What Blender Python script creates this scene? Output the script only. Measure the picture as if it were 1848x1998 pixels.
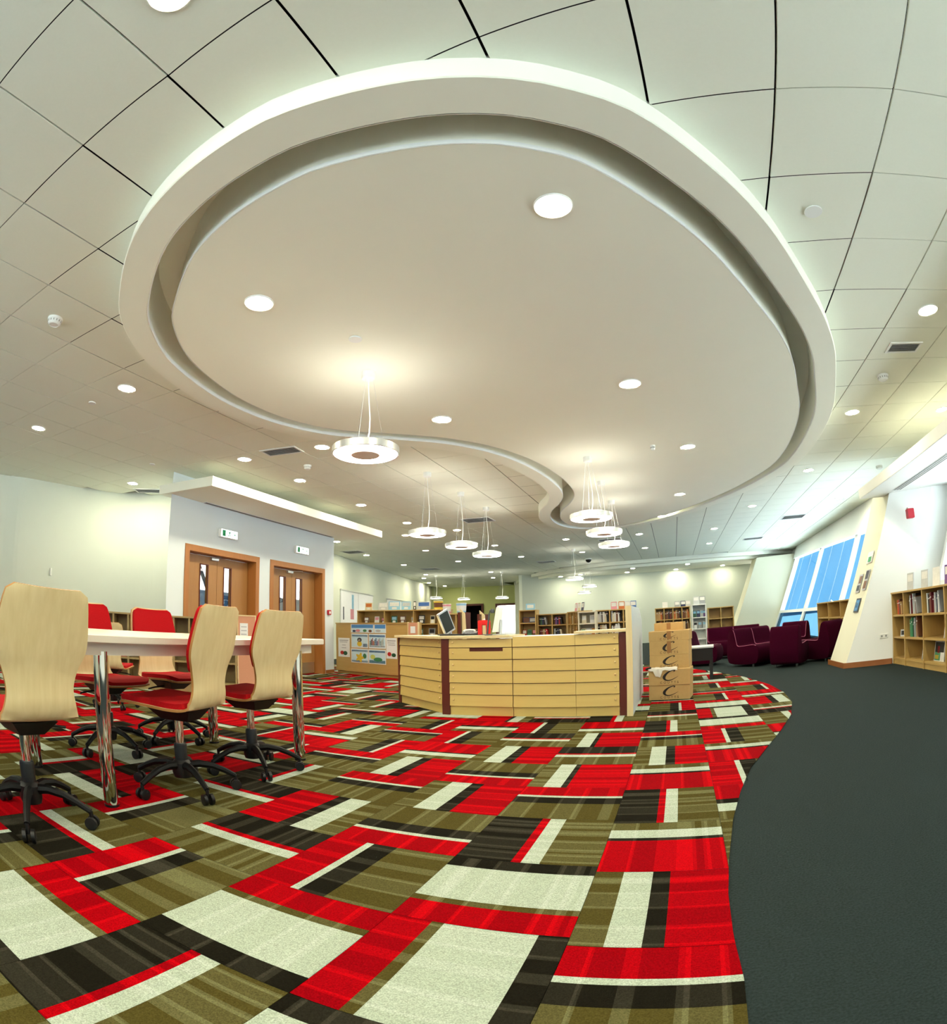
import bpy, bmesh, math, random
from mathutils import Vector, Matrix
random.seed(7)
R = math.radians
sc = bpy.context.scene
C = sc.collection
for o in list(bpy.data.objects): bpy.data.objects.remove(o)

# ------------------------------------------------------------------ camera
EYE = .855
ZC = EYE + 1.98            # tiled ceiling
ZR = ZC - .14              # underside of the canopy
cam_d = bpy.data.cameras.new('camera'); cam = bpy.data.objects.new('camera', cam_d); C.objects.link(cam)
sc.camera = cam
cam_d.type = 'PANO'
cam_d.sensor_fit = 'HORIZONTAL'; cam_d.sensor_width = 36.0
cam_d.panorama_type = 'FISHEYE_EQUISOLID'
cam_d.fisheye_lens = 1142.668 / 1848 * 36.0
cam_d.fisheye_fov = math.pi
cam_d.clip_start = .02; cam_d.clip_end = 200
def cam_rot(yaw, pitch, roll):
    cy, sy, cp, sp, cr, sr = math.cos(yaw), math.sin(yaw), math.cos(pitch), math.sin(pitch), math.cos(roll), math.sin(roll)
    Y = Matrix(((cy, -sy, 0), (sy, cy, 0), (0, 0, 1)))
    P = Matrix(((1, 0, 0), (0, cp, sp), (0, -sp, cp)))
    Q = Matrix(((cr, 0, sr), (0, 1, 0), (-sr, 0, cr)))
    return Q @ P @ Y
M3 = cam_rot(-.336, .197, -.020)
rt, fw, up = M3[0], M3[1], M3[2]
cam.matrix_world = Matrix(((rt[0], up[0], -fw[0], 0), (rt[1], up[1], -fw[1], 0), (rt[2], up[2], -fw[2], EYE), (0, 0, 0, 1)))

# ------------------------------------------------------------------ world, exposure
w = bpy.data.worlds.new('world'); sc.world = w; w.use_nodes = True
nt = w.node_tree; nt.nodes.clear()
wo = nt.nodes.new('ShaderNodeOutputWorld'); bg = nt.nodes.new('ShaderNodeBackground')
tc = nt.nodes.new('ShaderNodeTexCoord'); sp_ = nt.nodes.new('ShaderNodeSeparateXYZ'); rp = nt.nodes.new('ShaderNodeValToRGB')
nt.links.new(tc.outputs['Generated'], sp_.inputs[0]); nt.links.new(sp_.outputs['Z'], rp.inputs[0])
rp.color_ramp.elements[0].position = 0.0; rp.color_ramp.elements[0].color = (.118, .300, .455, 1)
rp.color_ramp.elements[1].position = .7; rp.color_ramp.elements[1].color = (.073, .214, .39, 1)
nt.links.new(rp.outputs[0], bg.inputs[0]); bg.inputs[1].default_value = 1.0
nt.links.new(bg.outputs[0], wo.inputs[0])
sun_d = bpy.data.lights.new('sun', 'SUN'); sun_d.energy = 17.0; sun_d.angle = R(.6); sun_d.color = (1, .97, .92)
sun = bpy.data.objects.new('sun', sun_d); C.objects.link(sun); sun.rotation_euler = (0, R(20), 0); sun.location = (0, 0, 30)
sc.view_settings.view_transform = 'Standard'
sc.view_settings.look = 'None'
sc.view_settings.gamma = 1.0
sc.view_settings.use_curve_mapping = False
sc.view_settings.exposure = 1.30
LAMP = 200.0          # downlight lens radiance
RINGL = 8.0         # ring pendant diffuser radiance
WARM = (1, .84, .58)

# ------------------------------------------------------------------ materials
MATS = {}
def mat(name, c1, c2=None, rough=.6, metal=0.0, scale=12.0, bump=0.0, stretch=None, spec=.4, emit=None, estr=0.0, detail=3.0):
    if name in MATS: return MATS[name]
    m = bpy.data.materials.new(name); m.use_nodes = True
    n = m.node_tree.nodes; l = m.node_tree.links
    b = n['Principled BSDF']
    if c2 is None: c2 = tuple(min(1, x * .93) for x in c1)
    t = n.new('ShaderNodeTexCoord'); mp = n.new('ShaderNodeMapping'); nz = n.new('ShaderNodeTexNoise'); mx = n.new('ShaderNodeMix')
    mx.data_type = 'RGBA'
    l.new(t.outputs['Object'], mp.inputs[0]); l.new(mp.outputs[0], nz.inputs['Vector'])
    if stretch: mp.inputs['Scale'].default_value = stretch
    nz.inputs['Scale'].default_value = scale; nz.inputs['Detail'].default_value = detail
    mx.inputs[6].default_value = (*c1, 1); mx.inputs[7].default_value = (*c2, 1)
    l.new(nz.outputs['Fac'], mx.inputs[0]); l.new(mx.outputs[2], b.inputs['Base Color'])
    b.inputs['Roughness'].default_value = rough; b.inputs['Metallic'].default_value = metal
    b.inputs['Specular IOR Level'].default_value = spec
    if bump:
        bp = n.new('ShaderNodeBump'); bp.inputs['Strength'].default_value = bump; bp.inputs['Distance'].default_value = .01
        l.new(nz.outputs['Fac'], bp.inputs['Height']); l.new(bp.outputs[0], b.inputs['Normal'])
    if emit:
        b.inputs['Emission Color'].default_value = (*emit, 1); b.inputs['Emission Strength'].default_value = estr
    MATS[name] = m
    return m

def glass(name, tint, rough=.0, refl=.08):
    m = bpy.data.materials.new(name); m.use_nodes = True
    n = m.node_tree.nodes; l = m.node_tree.links
    for x in list(n): n.remove(x)
    o = n.new('ShaderNodeOutputMaterial'); tr = n.new('ShaderNodeBsdfTransparent'); gl = n.new('ShaderNodeBsdfGlossy'); mx = n.new('ShaderNodeMixShader')
    t = n.new('ShaderNodeTexCoord'); nz = n.new('ShaderNodeTexNoise'); cm = n.new('ShaderNodeMix'); cm.data_type = 'RGBA'
    nz.inputs['Scale'].default_value = .8; l.new(t.outputs['Object'], nz.inputs['Vector'])
    cm.inputs[6].default_value = (*tint, 1); cm.inputs[7].default_value = (*[min(1, x * 1.12) for x in tint], 1)
    l.new(nz.outputs['Fac'], cm.inputs[0]); l.new(cm.outputs[2], tr.inputs[0])
    gl.inputs['Roughness'].default_value = rough; mx.inputs[0].default_value = refl
    l.new(tr.outputs[0], mx.inputs[1]); l.new(gl.outputs[0], mx.inputs[2]); l.new(mx.outputs[0], o.inputs[0])
    MATS[name] = m
    return m

def emat(name, col, s):
    m = bpy.data.materials.new(name); m.use_nodes = True
    n = m.node_tree.nodes; l = m.node_tree.links
    for x in list(n): n.remove(x)
    o = n.new('ShaderNodeOutputMaterial'); e = n.new('ShaderNodeEmission'); e.inputs[0].default_value = (*col, 1); e.inputs[1].default_value = s
    l.new(e.outputs[0], o.inputs[0]); MATS[name] = m
    return m

def carpet(name, c1, c2):
    """tufted carpet: blocks of two tones along the stripe (UV v), fine ribs across, tuft noise"""
    m = bpy.data.materials.new(name); m.use_nodes = True
    n = m.node_tree.nodes; l = m.node_tree.links; b = n['Principled BSDF']
    uv = n.new('ShaderNodeUVMap'); sx = n.new('ShaderNodeSeparateXYZ'); l.new(uv.outputs[0], sx.inputs[0])
    n1 = n.new('ShaderNodeTexNoise'); n1.noise_dimensions = '1D'; n1.inputs['Scale'].default_value = 9.0; n1.inputs['Detail'].default_value = 0.0
    l.new(sx.outputs['Y'], n1.inputs['W'])
    cr = n.new('ShaderNodeValToRGB'); cr.color_ramp.interpolation = 'CONSTANT'
    e = cr.color_ramp.elements; e[0].position = 0; e[0].color = (0, 0, 0, 1); e[1].position = .47; e[1].color = (.55, .55, .55, 1)
    x = e.new(.53); x.color = (1, 1, 1, 1); x = e.new(.60); x.color = (.3, .3, .3, 1)
    l.new(n1.outputs['Fac'], cr.inputs[0])
    t = n.new('ShaderNodeTexCoord'); n2 = n.new('ShaderNodeTexNoise'); n2.inputs['Scale'].default_value = 260; n2.inputs['Detail'].default_value = 2
    l.new(t.outputs['Object'], n2.inputs['Vector'])
    mx = n.new('ShaderNodeMix'); mx.data_type = 'RGBA'; mx.inputs[6].default_value = (*c1, 1); mx.inputs[7].default_value = (*c2, 1)
    l.new(cr.outputs[0], mx.inputs[0])
    hs = n.new('ShaderNodeMix'); hs.data_type = 'RGBA'; hs.blend_type = 'MULTIPLY'; hs.inputs[0].default_value = .75
    mr = n.new('ShaderNodeMapRange'); mr.inputs[1].default_value = .3; mr.inputs[2].default_value = .7; mr.inputs[3].default_value = .55; mr.inputs[4].default_value = 1.25
    l.new(n2.outputs['Fac'], mr.inputs[0]); l.new(mx.outputs[2], hs.inputs[6]); l.new(mr.outputs[0], hs.inputs[7])
    l.new(hs.outputs[2], b.inputs['Base Color']); b.inputs['Roughness'].default_value = .95; b.inputs['Specular IOR Level'].default_value = .02
    bp = n.new('ShaderNodeBump'); bp.inputs['Strength'].default_value = .5; bp.inputs['Distance'].default_value = .004
    l.new(n2.outputs['Fac'], bp.inputs['Height']); l.new(bp.outputs[0], b.inputs['Normal'])
    MATS[name] = m
    return m

def wood(name, c1, c2, rough=.4, axis='z', scale=3.0):
    st = {'x': (1.2, 14, 14), 'y': (14, 1.2, 14), 'z': (14, 14, 1.2)}[axis]
    return mat(name, c1, c2, rough=rough, scale=scale, stretch=st, spec=.5, detail=4.0)

tile_w = mat('ceiling_tile_paint', (.84, .87, .76), (.81, .84, .73), rough=.85, scale=60, bump=.05)
plenum = mat('plenum_black', (.01, .01, .01), rough=1)
plaster = mat('canopy_plaster', (.88, .90, .79), (.86, .88, .77), rough=.8, scale=3)
white = mat('white_paint', (.82, .84, .82), (.80, .82, .80), rough=.6, scale=5)
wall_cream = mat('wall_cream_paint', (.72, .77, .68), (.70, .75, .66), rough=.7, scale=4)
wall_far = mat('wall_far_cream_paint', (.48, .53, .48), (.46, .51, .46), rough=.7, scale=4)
wall_pale = mat('wall_pale_paint', (.66, .70, .60), (.64, .68, .58), rough=.7, scale=4)
wall_grey = mat('wall_grey_white_paint', (.68, .75, .80), (.66, .73, .78), rough=.7, scale=4)
wall_green = mat('wall_green_paint', (.60, .65, .28), (.58, .62, .26), rough=.7, scale=4)
slope_cream = mat('slope_cream_paint', (.72, .72, .58), (.70, .70, .56), rough=.7, scale=4)
grey_carpet = mat('charcoal_carpet', (.004, .008, .008), (.032, .046, .046), rough=.97, scale=130, bump=.6, spec=.1)
alu = mat('brushed_aluminium', (.75, .77, .78), (.68, .7, .72), rough=.32, metal=1, scale=40, stretch=(1, 1, 12))
chrome = mat('chrome', (.72, .73, .74), rough=.06, metal=1, scale=8)
black = mat('black_plastic', (.003, .003, .0035), (.005, .005, .0055), rough=.45, scale=40)
blackm = mat('black_metal', (.004, .004, .0045), (.003, .003, .003), rough=.5, scale=30, spec=.2)
maple = wood('maple_plywood', (.78, .66, .39), (.62, .48, .23), rough=.38)
ply_edge = mat('plywood_edge', (.45, .22, .06), (.36, .15, .035), rough=.5, scale=30, stretch=(1, 1, 20))
beech = wood('beech_shelf', (.50, .33, .11), (.43, .27, .08), rough=.45, axis='x')
beechv = wood('beech_shelf_upright', (.50, .33, .11), (.43, .27, .08), rough=.45)
counterw = wood('counter_maple', (.64, .48, .16), (.57, .40, .12), rough=.4, axis='x')
dark_oak = wood('red_brown_post', (.11, .012, .003), (.08, .008, .002), rough=.5)
doorw = wood('door_veneer', (.40, .20, .065), (.33, .155, .045), rough=.4)
framew = wood('door_frame_wood', (.42, .17, .04), (.34, .125, .028), rough=.4)
redfab = mat('red_fabric', (.46, .001, .005), (.36, .001, .004), rough=.85, scale=180, bump=.3, spec=.2)
purple = mat('purple_fabric', (.040, .0012, .012), (.028, .0008, .009), rough=.95, scale=160, bump=.3, spec=.05)
piping_m = mat('purple_piping', (.42, .11, .20), rough=.7)
laminate = wood('table_laminate', (.78, .72, .62), (.72, .65, .53), rough=.3, axis='y')
cardboard = mat('cardboard', (.58, .38, .15), (.51, .32, .12), rough=.8, scale=25)
cardtop = mat('cardboard_tape', (.36, .17, .05), rough=.5)
ink = mat('black_ink', (.018, .012, .010), rough=.6)
ink2 = mat('grey_brown_ink', (.09, .045, .018), rough=.7)
paper = mat('white_paper', (.80, .82, .84), rough=.7, scale=40)
pinkb = mat('pinkish_pinboard', (.62, .30, .19), (.55, .26, .16), rough=.9, scale=90)
skirt = wood('skirting_wood', (.36, .13, .035), (.29, .095, .024), rough=.4, axis='x')
winglass = glass('blue_window_glass', (.74, .83, .90), refl=.03)
lowglass = glass('dimmed_blue_glass', (.18, .30, .38), refl=.03)  # tint added to the lower panes to dim the overbright ground outside
clearglass = glass('clear_window_glass', (.80, .86, .90), refl=.05)
doorglass = glass('clear_door_glass', (.90, .88, .92))
lens = emat('downlight_lens', (1, .92, .66), LAMP)
ringdiff = emat('ring_diffuser', (1, .92, .84), RINGL)
ringup = emat('ring_upper_diffuser', (1, .93, .80), 5.0)
roomlamp = emat('far_room_lamp', (1, .95, .88), 12.0)
exitm = emat('exit_sign_face', (.88, 1, .95), 2.2)
green = mat('exit_green', (.0, .30, .10), rough=.5)
screen = mat('monitor_screen', (.02, .028, .03), (.03, .04, .04), rough=.15, scale=3)
CARP = [carpet('carpet_red', (.24, .0003, .003), (.45, .0008, .004)), carpet('carpet_cream', (.36, .415, .335), (.42, .47, .40)),
        carpet('carpet_olive', (.066, .053, .013), (.136, .133, .058)), carpet('carpet_dark', (.009, .008, .005), (.038, .034, .024))]
under = mat('carpet_underlay', (.02, .018, .014), rough=1)

# ------------------------------------------------------------------ mesh builder
class MB:
    def __init__(s): s.v = []; s.f = []; s.m = []; s.uv = None
    def add(s, vs, fs, mi=0):
        k = len(s.v); s.v += [tuple(x) for x in vs]
        for f in fs: s.f.append([i + k for i in f]); s.m.append(mi)
        return s
    def hexa(s, p, mi=0):   # 4 bottom (ccw from above), 4 top
        return s.add(p, [(3, 2, 1, 0), (4, 5, 6, 7), (0, 1, 5, 4), (1, 2, 6, 5), (2, 3, 7, 6), (3, 0, 4, 7)], mi)
    def box(s, x0, x1, y0, y1, z0, z1, mi=0, bev=0.0):
        if bev <= 0:
            return s.hexa([(x0, y0, z0), (x1, y0, z0), (x1, y1, z0), (x0, y1, z0), (x0, y0, z1), (x1, y0, z1), (x1, y1, z1), (x0, y1, z1)], mi)
        b = min(bev, (x1 - x0) * .45, (y1 - y0) * .45, (z1 - z0) * .45)
        def rect(i, z): return [(x0 + i, y0 + i, z), (x1 - i, y0 + i, z), (x1 - i, y1 - i, z), (x0 + i, y1 - i, z)]
        rings = [rect(b, z0), rect(0, z0 + b), rect(0, z1 - b), rect(b, z1)]
        return s.loft(rings, mi, True, True)
    def loft(s, rings, mi=0, cap0=False, cap1=False, closed=True):
        k = len(s.v); n = len(rings[0])
        for r in rings: s.v += [tuple(p) for p in r]
        for a in range(len(rings) - 1):
            for i in range(n if closed else n - 1):
                j = (i + 1) % n
                s.f.append([k + a * n + i, k + a * n + j, k + (a + 1) * n + j, k + (a + 1) * n + i]); s.m.append(mi)
        if cap0: s.f.append([k + i for i in reversed(range(n))]); s.m.append(mi)
        if cap1: s.f.append([k + (len(rings) - 1) * n + i for i in range(n)]); s.m.append(mi)
        return s
    def prism(s, poly, z0, z1, mi=0, shear=(0, 0)):
        if sum(poly[i][0] * poly[(i + 1) % len(poly)][1] - poly[(i + 1) % len(poly)][0] * poly[i][1] for i in range(len(poly))) < 0: poly = poly[::-1]
        return s.loft([[(x + shear[0] * z, y + shear[1] * z, z) for x, y in poly] for z in (z0, z1)], mi, True, True)
    def lathe(s, prof, cx=0, cy=0, n=24, mi=0, cap0=False, cap1=False):
        return s.loft([[(cx + r * math.cos(2 * math.pi * i / n), cy + r * math.sin(2 * math.pi * i / n), z) for i in range(n)] for r, z in prof], mi, cap0, cap1)
    def tube(s, pts, r, n=8, mi=0, caps=True):
        pts = [Vector(p) for p in pts]; rings = []
        for i, p in enumerate(pts):
            d = (pts[min(i + 1, len(pts) - 1)] - pts[max(i - 1, 0)]).normalized()
            a = Vector((0, 0, 1)) if abs(d.z) < .9 else Vector((1, 0, 0))
            u = d.cross(a).normalized(); v = d.cross(u)
            rr = r[i] if isinstance(r, (list, tuple)) else r
            rings.append([p + u * rr * math.cos(2 * math.pi * k / n) + v * rr * math.sin(2 * math.pi * k / n) for k in range(n)])
        return s.loft(rings, mi, caps, caps)
    def mesh(s, name, mats, smooth=False):
        me = bpy.data.meshes.new(name); me.from_pydata(s.v, [], s.f)
        for m in (mats if isinstance(mats, (list, tuple)) else [mats]): me.materials.append(m)
        me.polygons.foreach_set('material_index', s.m)
        if smooth: me.shade_smooth(); me.set_sharp_from_angle(angle=R(40))
        if s.uv:
            lay = me.uv_layers.new(name='UVMap')
            for p in me.polygons:
                for li, vi in zip(p.loop_indices, p.vertices): lay.data[li].uv = s.uv[vi]
        me.validate(); me.update()
        return me
    def build(s, name, mats, parent=None, smooth=False, loc=(0, 0, 0), rz=0):
        o = bpy.data.objects.new(name, s.mesh(name, mats, smooth)); C.objects.link(o)
        o.location = loc; o.rotation_euler = (0, 0, rz)
        if parent: o.parent = parent
        return o
def tag(o, label=None, cat=None, group=None, kind=None):
    if label: o['label'] = label
    if cat: o['category'] = cat
    if group: o['group'] = group
    if kind: o['kind'] = kind
    return o
def empty(name, loc, rz=0, label=None, cat=None, group=None):
    o = bpy.data.objects.new(name, None); C.objects.link(o); o.location = loc; o.rotation_euler = (0, 0, rz); o.empty_display_size = .1
    return tag(o, label, cat, group)
def copy_tree(o, parent=None):
    c = o.copy(); C.objects.link(c); c.parent = parent
    for ch in list(o.children): copy_tree(ch, c)
    return c
def bx(name, m, parent, *a, bev=0, **k): return MB().box(*a, bev=bev).build(name, m, parent, **k)
ORD = ['first', 'second', 'third', 'fourth', 'fifth', 'sixth', 'seventh', 'eighth', 'ninth', 'tenth', 'eleventh', 'twelfth', 'thirteenth', 'fourteenth', 'fifteenth', 'sixteenth', 'seventeenth', 'eighteenth', 'nineteenth', 'twentieth']
def lerp(xs, ys, x):
    if x <= xs[0]: return ys[0]
    for i in range(len(xs) - 1):
        if x <= xs[i + 1]: return ys[i] + (ys[i + 1] - ys[i]) * (x - xs[i]) / (xs[i + 1] - xs[i])
    return ys[-1]
def cat_closed(P, n):
    out = []; k = len(P)
    for i in range(k):
        a, b, c, d = (Vector(P[(i + j) % k]) for j in (-1, 0, 1, 2))
        for t in range(n):
            t /= n
            out.append(.5 * ((2 * b) + (c - a) * t + (2 * a - 5 * b + 4 * c - d) * t * t + (3 * b - a - 3 * c + d) * t ** 3))
    return out
def resample(P, n):
    L = [0]
    for i in range(len(P)): L.append(L[-1] + (P[(i + 1) % len(P)] - P[i]).length)
    out = []; j = 0
    for k in range(n):
        s = L[-1] * k / n
        while L[j + 1] < s: j += 1
        t = (s - L[j]) / max(1e-9, L[j + 1] - L[j]); out.append(P[j].lerp(P[(j + 1) % len(P)], t))
    return out
def inside(p, poly):
    c = False; n = len(poly); j = n - 1
    for i in range(n):
        a, b = poly[i], poly[j]
        if (a[1] > p[1]) != (b[1] > p[1]) and p[0] < (b[0] - a[0]) * (p[1] - a[1]) / (b[1] - a[1]) + a[0]: c = not c
        j = i
    return c

# ================================================================== SETTING
# ---- floor
fl = MB().box(-12.5, 4.2, -4.2, 28.5, -.1, 0).build('floor', grey_carpet); tag(fl, kind='structure')
EY = [-1, .3, .6, .97, 1.15, 1.36, 1.62, 1.9, 2.33, 2.72, 3.14, 3.59, 4.1, 4.67, 5.31, 5.97, 6.77, 7.85, 8.78, 9.72, 11, 12.4, 14]
EX = [.204, .204, .204, .204, .204, .19, .19, .21, .26, .33, .43, .59, .78, .97, 1.11, 1.16, 1.13, .95, .66, .30, -.4, -1.6, -3.5]
def edge(y): return lerp(EY, EX, y)
# stripe designs: (colour, share) ; 0 red 1 cream 2 olive 3 dark
DA = [(0, .25), (2, .07), (1, .52), (3, .16)]
DB = [(3, .40), (0, .07), (1, .13), (2, .40)]
DC = [(0, .30), (1, .06), (3, .19), (2, .45)]
DD = [(2, .21), (1, .22), (3, .13), (0, .44)]
DE = [(2, .17), (1, .18), (3, .06), (0, .59)]
rev = lambda d: d[::-1]
def seamx(c):      # column c spans seamx(c+1) .. seamx(c)
    return .205 - .442 if c == 1 else (.205 + .505 * (-c) if c <= 0 else -.237 - .512 * (c - 1))
def seamy(r, x): return .86 + .505 * r + (-.045 if x > -.3 else 0)
# known tiles: vertical tiles listed left to right, horizontal ones near to far
KNOWN = {(0, 0): rev(DC), (0, 1): DD, (0, 2): rev(DE), (0, 3): DB, (0, 4): rev(DE), (1, 0): DA, (1, 1): DA, (1, 2): DB, (1, 3): rev(DC),
         (2, -1): DB, (2, 0): rev(DA), (2, 1): DC, (2, 2): DC, (3, -1): rev(DA), (3, 0): DC, (3, 1): rev(DB), (3, 2): rev(DD), (2, 3): DD, (1, 4): DE, (4, 0): DB, (4, 1): DC, (4, -1): DC}
tiles = []
rng = random.Random(11)
for c in range(-3, 19):
    for r in range(-2, 24):
        x1, x0 = seamx(c), seamx(c + 1); xm = (x0 + x1) / 2
        y0, y1 = seamy(r, xm), seamy(r + 1, xm)
        d = KNOWN.get((c, r)) or rng.choice([DA, DB, DC, DD, DE, DC, DB]); 
        if (c, r) not in KNOWN and rng.random() < .5: d = rev(d)
        off = rng.uniform(0, 60)
        if y1 < -.6 or x0 < -8.9 or (y0 > 9.2 and x0 < -7.5): continue
        if x0 >= max(edge(y0), edge(y1)): continue
        g = .0008; V = (c + r) % 2 != 0; mb = MB(); mb.uv = []
        t = 0
        for col, sh in d:
            a, b = t, t + sh; t = b
            if V: X0, X1, Y0, Y1 = x0 + g + (x1 - x0 - 2 * g) * a, x0 + g + (x1 - x0 - 2 * g) * b, y0 + g, y1 - g
            else: X0, X1, Y0, Y1 = x0 + g, x1 - g, y0 + g + (y1 - y0 - 2 * g) * a, y0 + g + (y1 - y0 - 2 * g) * b
            cut = X1 > min(edge(Y0), edge((Y0 + Y1) / 2), edge(Y1))
            ns = 8 if cut else 1
            for k in range(ns):
                ya, yb = Y0 + (Y1 - Y0) * k / ns, Y0 + (Y1 - Y0) * (k + 1) / ns
                xa, xb = min(X1, edge(ya)), min(X1, edge(yb))
                if xa <= X0 and xb <= X0: continue
                xa, xb = max(xa, X0), max(xb, X0)
                q = [(X0, ya), (xa, ya), (xb, yb), (X0, yb)]
                mb.add([(x, y, .006) for x, y in q] , [(0, 1, 2, 3)], col)
                mb.uv += [((x - x0, y - y0 + off) if V else (y - y0, x - x0 + off)) for x, y in q]
                # skirt of the tile edge
                if k == 0 or cut:
                    mb.add([(xa, ya, .006), (xb, yb, .006), (xb, yb, 0), (xa, ya, 0)], [(0, 1, 2, 3)], col)
                    mb.uv += [(0, off)] * 4
        if mb.f: tiles.append((math.hypot(xm, y0 + .25), mb, xm, y0))
def inview(x, y): return -68 < math.degrees(math.atan2(x, y)) < 32 if y > -.3 else False
tiles.sort(key=lambda t: (not inview(t[2], t[3] + .3), t[0]))
for i, (dd, mb, xm, ym) in enumerate(tiles[:290]): mb.build('carpet_tile', CARP, fl)
rest = MB(); rest.uv = []
for dd, mb, xm, ym in tiles[290:]:
    k = len(rest.v); rest.v += mb.v; rest.f += [[i + k for i in f] for f in mb.f]; rest.m += mb.m; rest.uv += mb.uv
tag(rest.build('carpet_tiles_beyond', CARP, fl), 'patterned carpet tiles in the distance', kind='stuff')

# ---- ceiling: plenum slab with lay-in tiles, opening for the canopy
OUTLINE = [(1.29, 3.49), (1.11, 3.12), (.94, 2.78), (.78, 2.47), (.60, 2.17), (.41, 1.90), (.26, 1.70), (.12, 1.54), (-.02, 1.43), (-.27, 1.28), (-.61, 1.16), (-1.07, 1.08),
           (-1.37, 1.08), (-1.81, 1.15), (-2.26, 1.31), (-2.73, 1.61), (-3.04, 1.89), (-3.36, 2.40), (-3.54, 3.05), (-3.57, 3.60), (-3.46, 4.15), (-3.16, 4.67), (-2.59, 5.12),
           (-2.26, 5.40), (-1.98, 5.81), (-1.77, 6.40), (-1.65, 7.21), (-1.65, 7.98), (-1.80, 8.55), (-2.06, 9.16), (-2.22, 9.90), (-2.20, 10.61), (-1.98, 11.17), (-1.60, 11.45), (-1.08, 11.57),
           (-.45, 11.30), (.18, 10.75), (.72, 10.04), (1.31, 9.01), (1.64, 8.21), (1.85, 7.50), (1.91, 6.74), (1.88, 5.91), (1.80, 5.25), (1.64, 4.56), (1.49, 4.0)]
CO = resample(cat_closed(OUTLINE, 10), 220)
_a = sum(CO[i].x * CO[(i + 1) % 220].y - CO[(i + 1) % 220].x * CO[i].y for i in range(220))
if _a < 0: CO.reverse()
def offs(d):
    n = len(CO); out = []
    for i in range(n):
        t = (CO[(i + 2) % n] - CO[i - 2]).normalized(); out.append(CO[i] + Vector((-t.y, t.x)) * d)   # ccw: left is inward
    return out
CI, CT, CP = offs(.20), offs(.203), offs(.37)
CMID = [tuple(p) for p in offs(.10)]
COb = [tuple(p) for p in offs(-.03)]
ce = MB().box(-12.5, 4.9, -4.2, 28.5, ZC + .32, ZC + .4).build('ceiling', plenum); tag(ce, kind='structure')
def linex(m):     # joints running away from the camera; m = 0 at the joint 1.46 m left of the camera
    known = {-2: -3.44, -1: -3.44, 0: -2.44, 1: -1.50, 2: -.57, 3: .36, 4: 1.30, 5: 2.28, 6: 3.28, 7: 4.32}
    if m <= 0: v = -2.44 + m * 1.005
    elif m <= 7: v = known[m]
    else: v = 4.32 + (m - 7) * 1.01
    return v * .6
def liney(n, x):
    v = x / .6
    return .6 * (n + lerp([-4.2, -2.44, -1.5, -.85, .1, 1.3, 2.3], [.22, .15, .05, -.06, -.22, -.34, -.42], v))
def leftwall(y): return lerp([-4, 0, 2.5, 3.54, 3.94, 4.38, 4.82, 5.24, 5.62, 5.89, 6.2, 9.2, 10, 13.2, 17.5, 23.9, 27], [-9.3, -9.2, -9.05, -8.83, -8.59, -8.42, -8.27, -8.08, -7.83, -7.45, -6.9, -6.9, -8.0, -8.62, -9.55, -10.74, -11.7], y)
ctl = []
for m in range(-16, 11):
    for n in range(-8, 45):
        xa, xb = linex(m), linex(m + 1)
        q = [(xa, liney(n, xa)), (xb, liney(n, xb)), (xb, liney(n + 1, xb)), (xa, liney(n + 1, xa))]
        cx, cy = sum(p[0] for p in q) / 4, sum(p[1] for p in q) / 4
        if cx < leftwall(cy) - .25 or cx > 4.75: continue
        if cy > lerp([-7.06, -5.24, -3.73, -2.72, -1.82, -.11, 1.62, 3.47, 4.39], [25.6, 21.8, 20.1, 19.5, 19.2, 19.1, 19.2, 19.7, 20.5], cx) and cx > -7.2: continue
        if all(inside(p, CMID) for p in q): continue
        gx, gy = .0055, .0032
        q = [(xa + gx, q[0][1] + gy), (xb - gx, q[1][1] + gy), (xb - gx, q[2][1] - gy), (xa + gx, q[3][1] - gy)]
        mb = MB(); near = any(inside(p, COb) for p in q)
        if not near:
            for c in CO:
                if xa < c.x < xb and q[0][1] - .05 < c.y < q[2][1] + .05: near = True; break
        if not near:
            mb.hexa([(x, y, ZC) for x, y in q] + [(x, y, ZC + .012) for x, y in q])
        else:
            N = 10
            P = lambda i, j: tuple((1 - i / N) * ((1 - j / N) * q[0][k] + j / N * q[3][k]) + i / N * ((1 - j / N) * q[1][k] + j / N * q[2][k]) for k in (0, 1))
            for i in range(N):
                for j in range(N):
                    if inside(P(i + .5, j + .5), CMID): continue
                    mb.add([(*P(*a), ZC) for a in ((i, j), (i, j + 1), (i + 1, j + 1), (i + 1, j))], [(0, 1, 2, 3)])
        if mb.f: ctl.append((math.hypot(cx, cy), mb, cx, cy))
ctl.sort(key=lambda t: (not (-72 < math.degrees(math.atan2(t[2], t[3])) < 40 and t[3] > 0), t[0]))
for d, mb, x, y in ctl[:290]: mb.build('ceiling_tile', tile_w, ce)
rest = MB()
for d, mb, x, y in ctl[290:]:
    rest.add(mb.v, mb.f)
tag(rest.build('ceiling_tiles_beyond', tile_w, ce), 'white ceiling tiles in the distance', kind='stuff')

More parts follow.
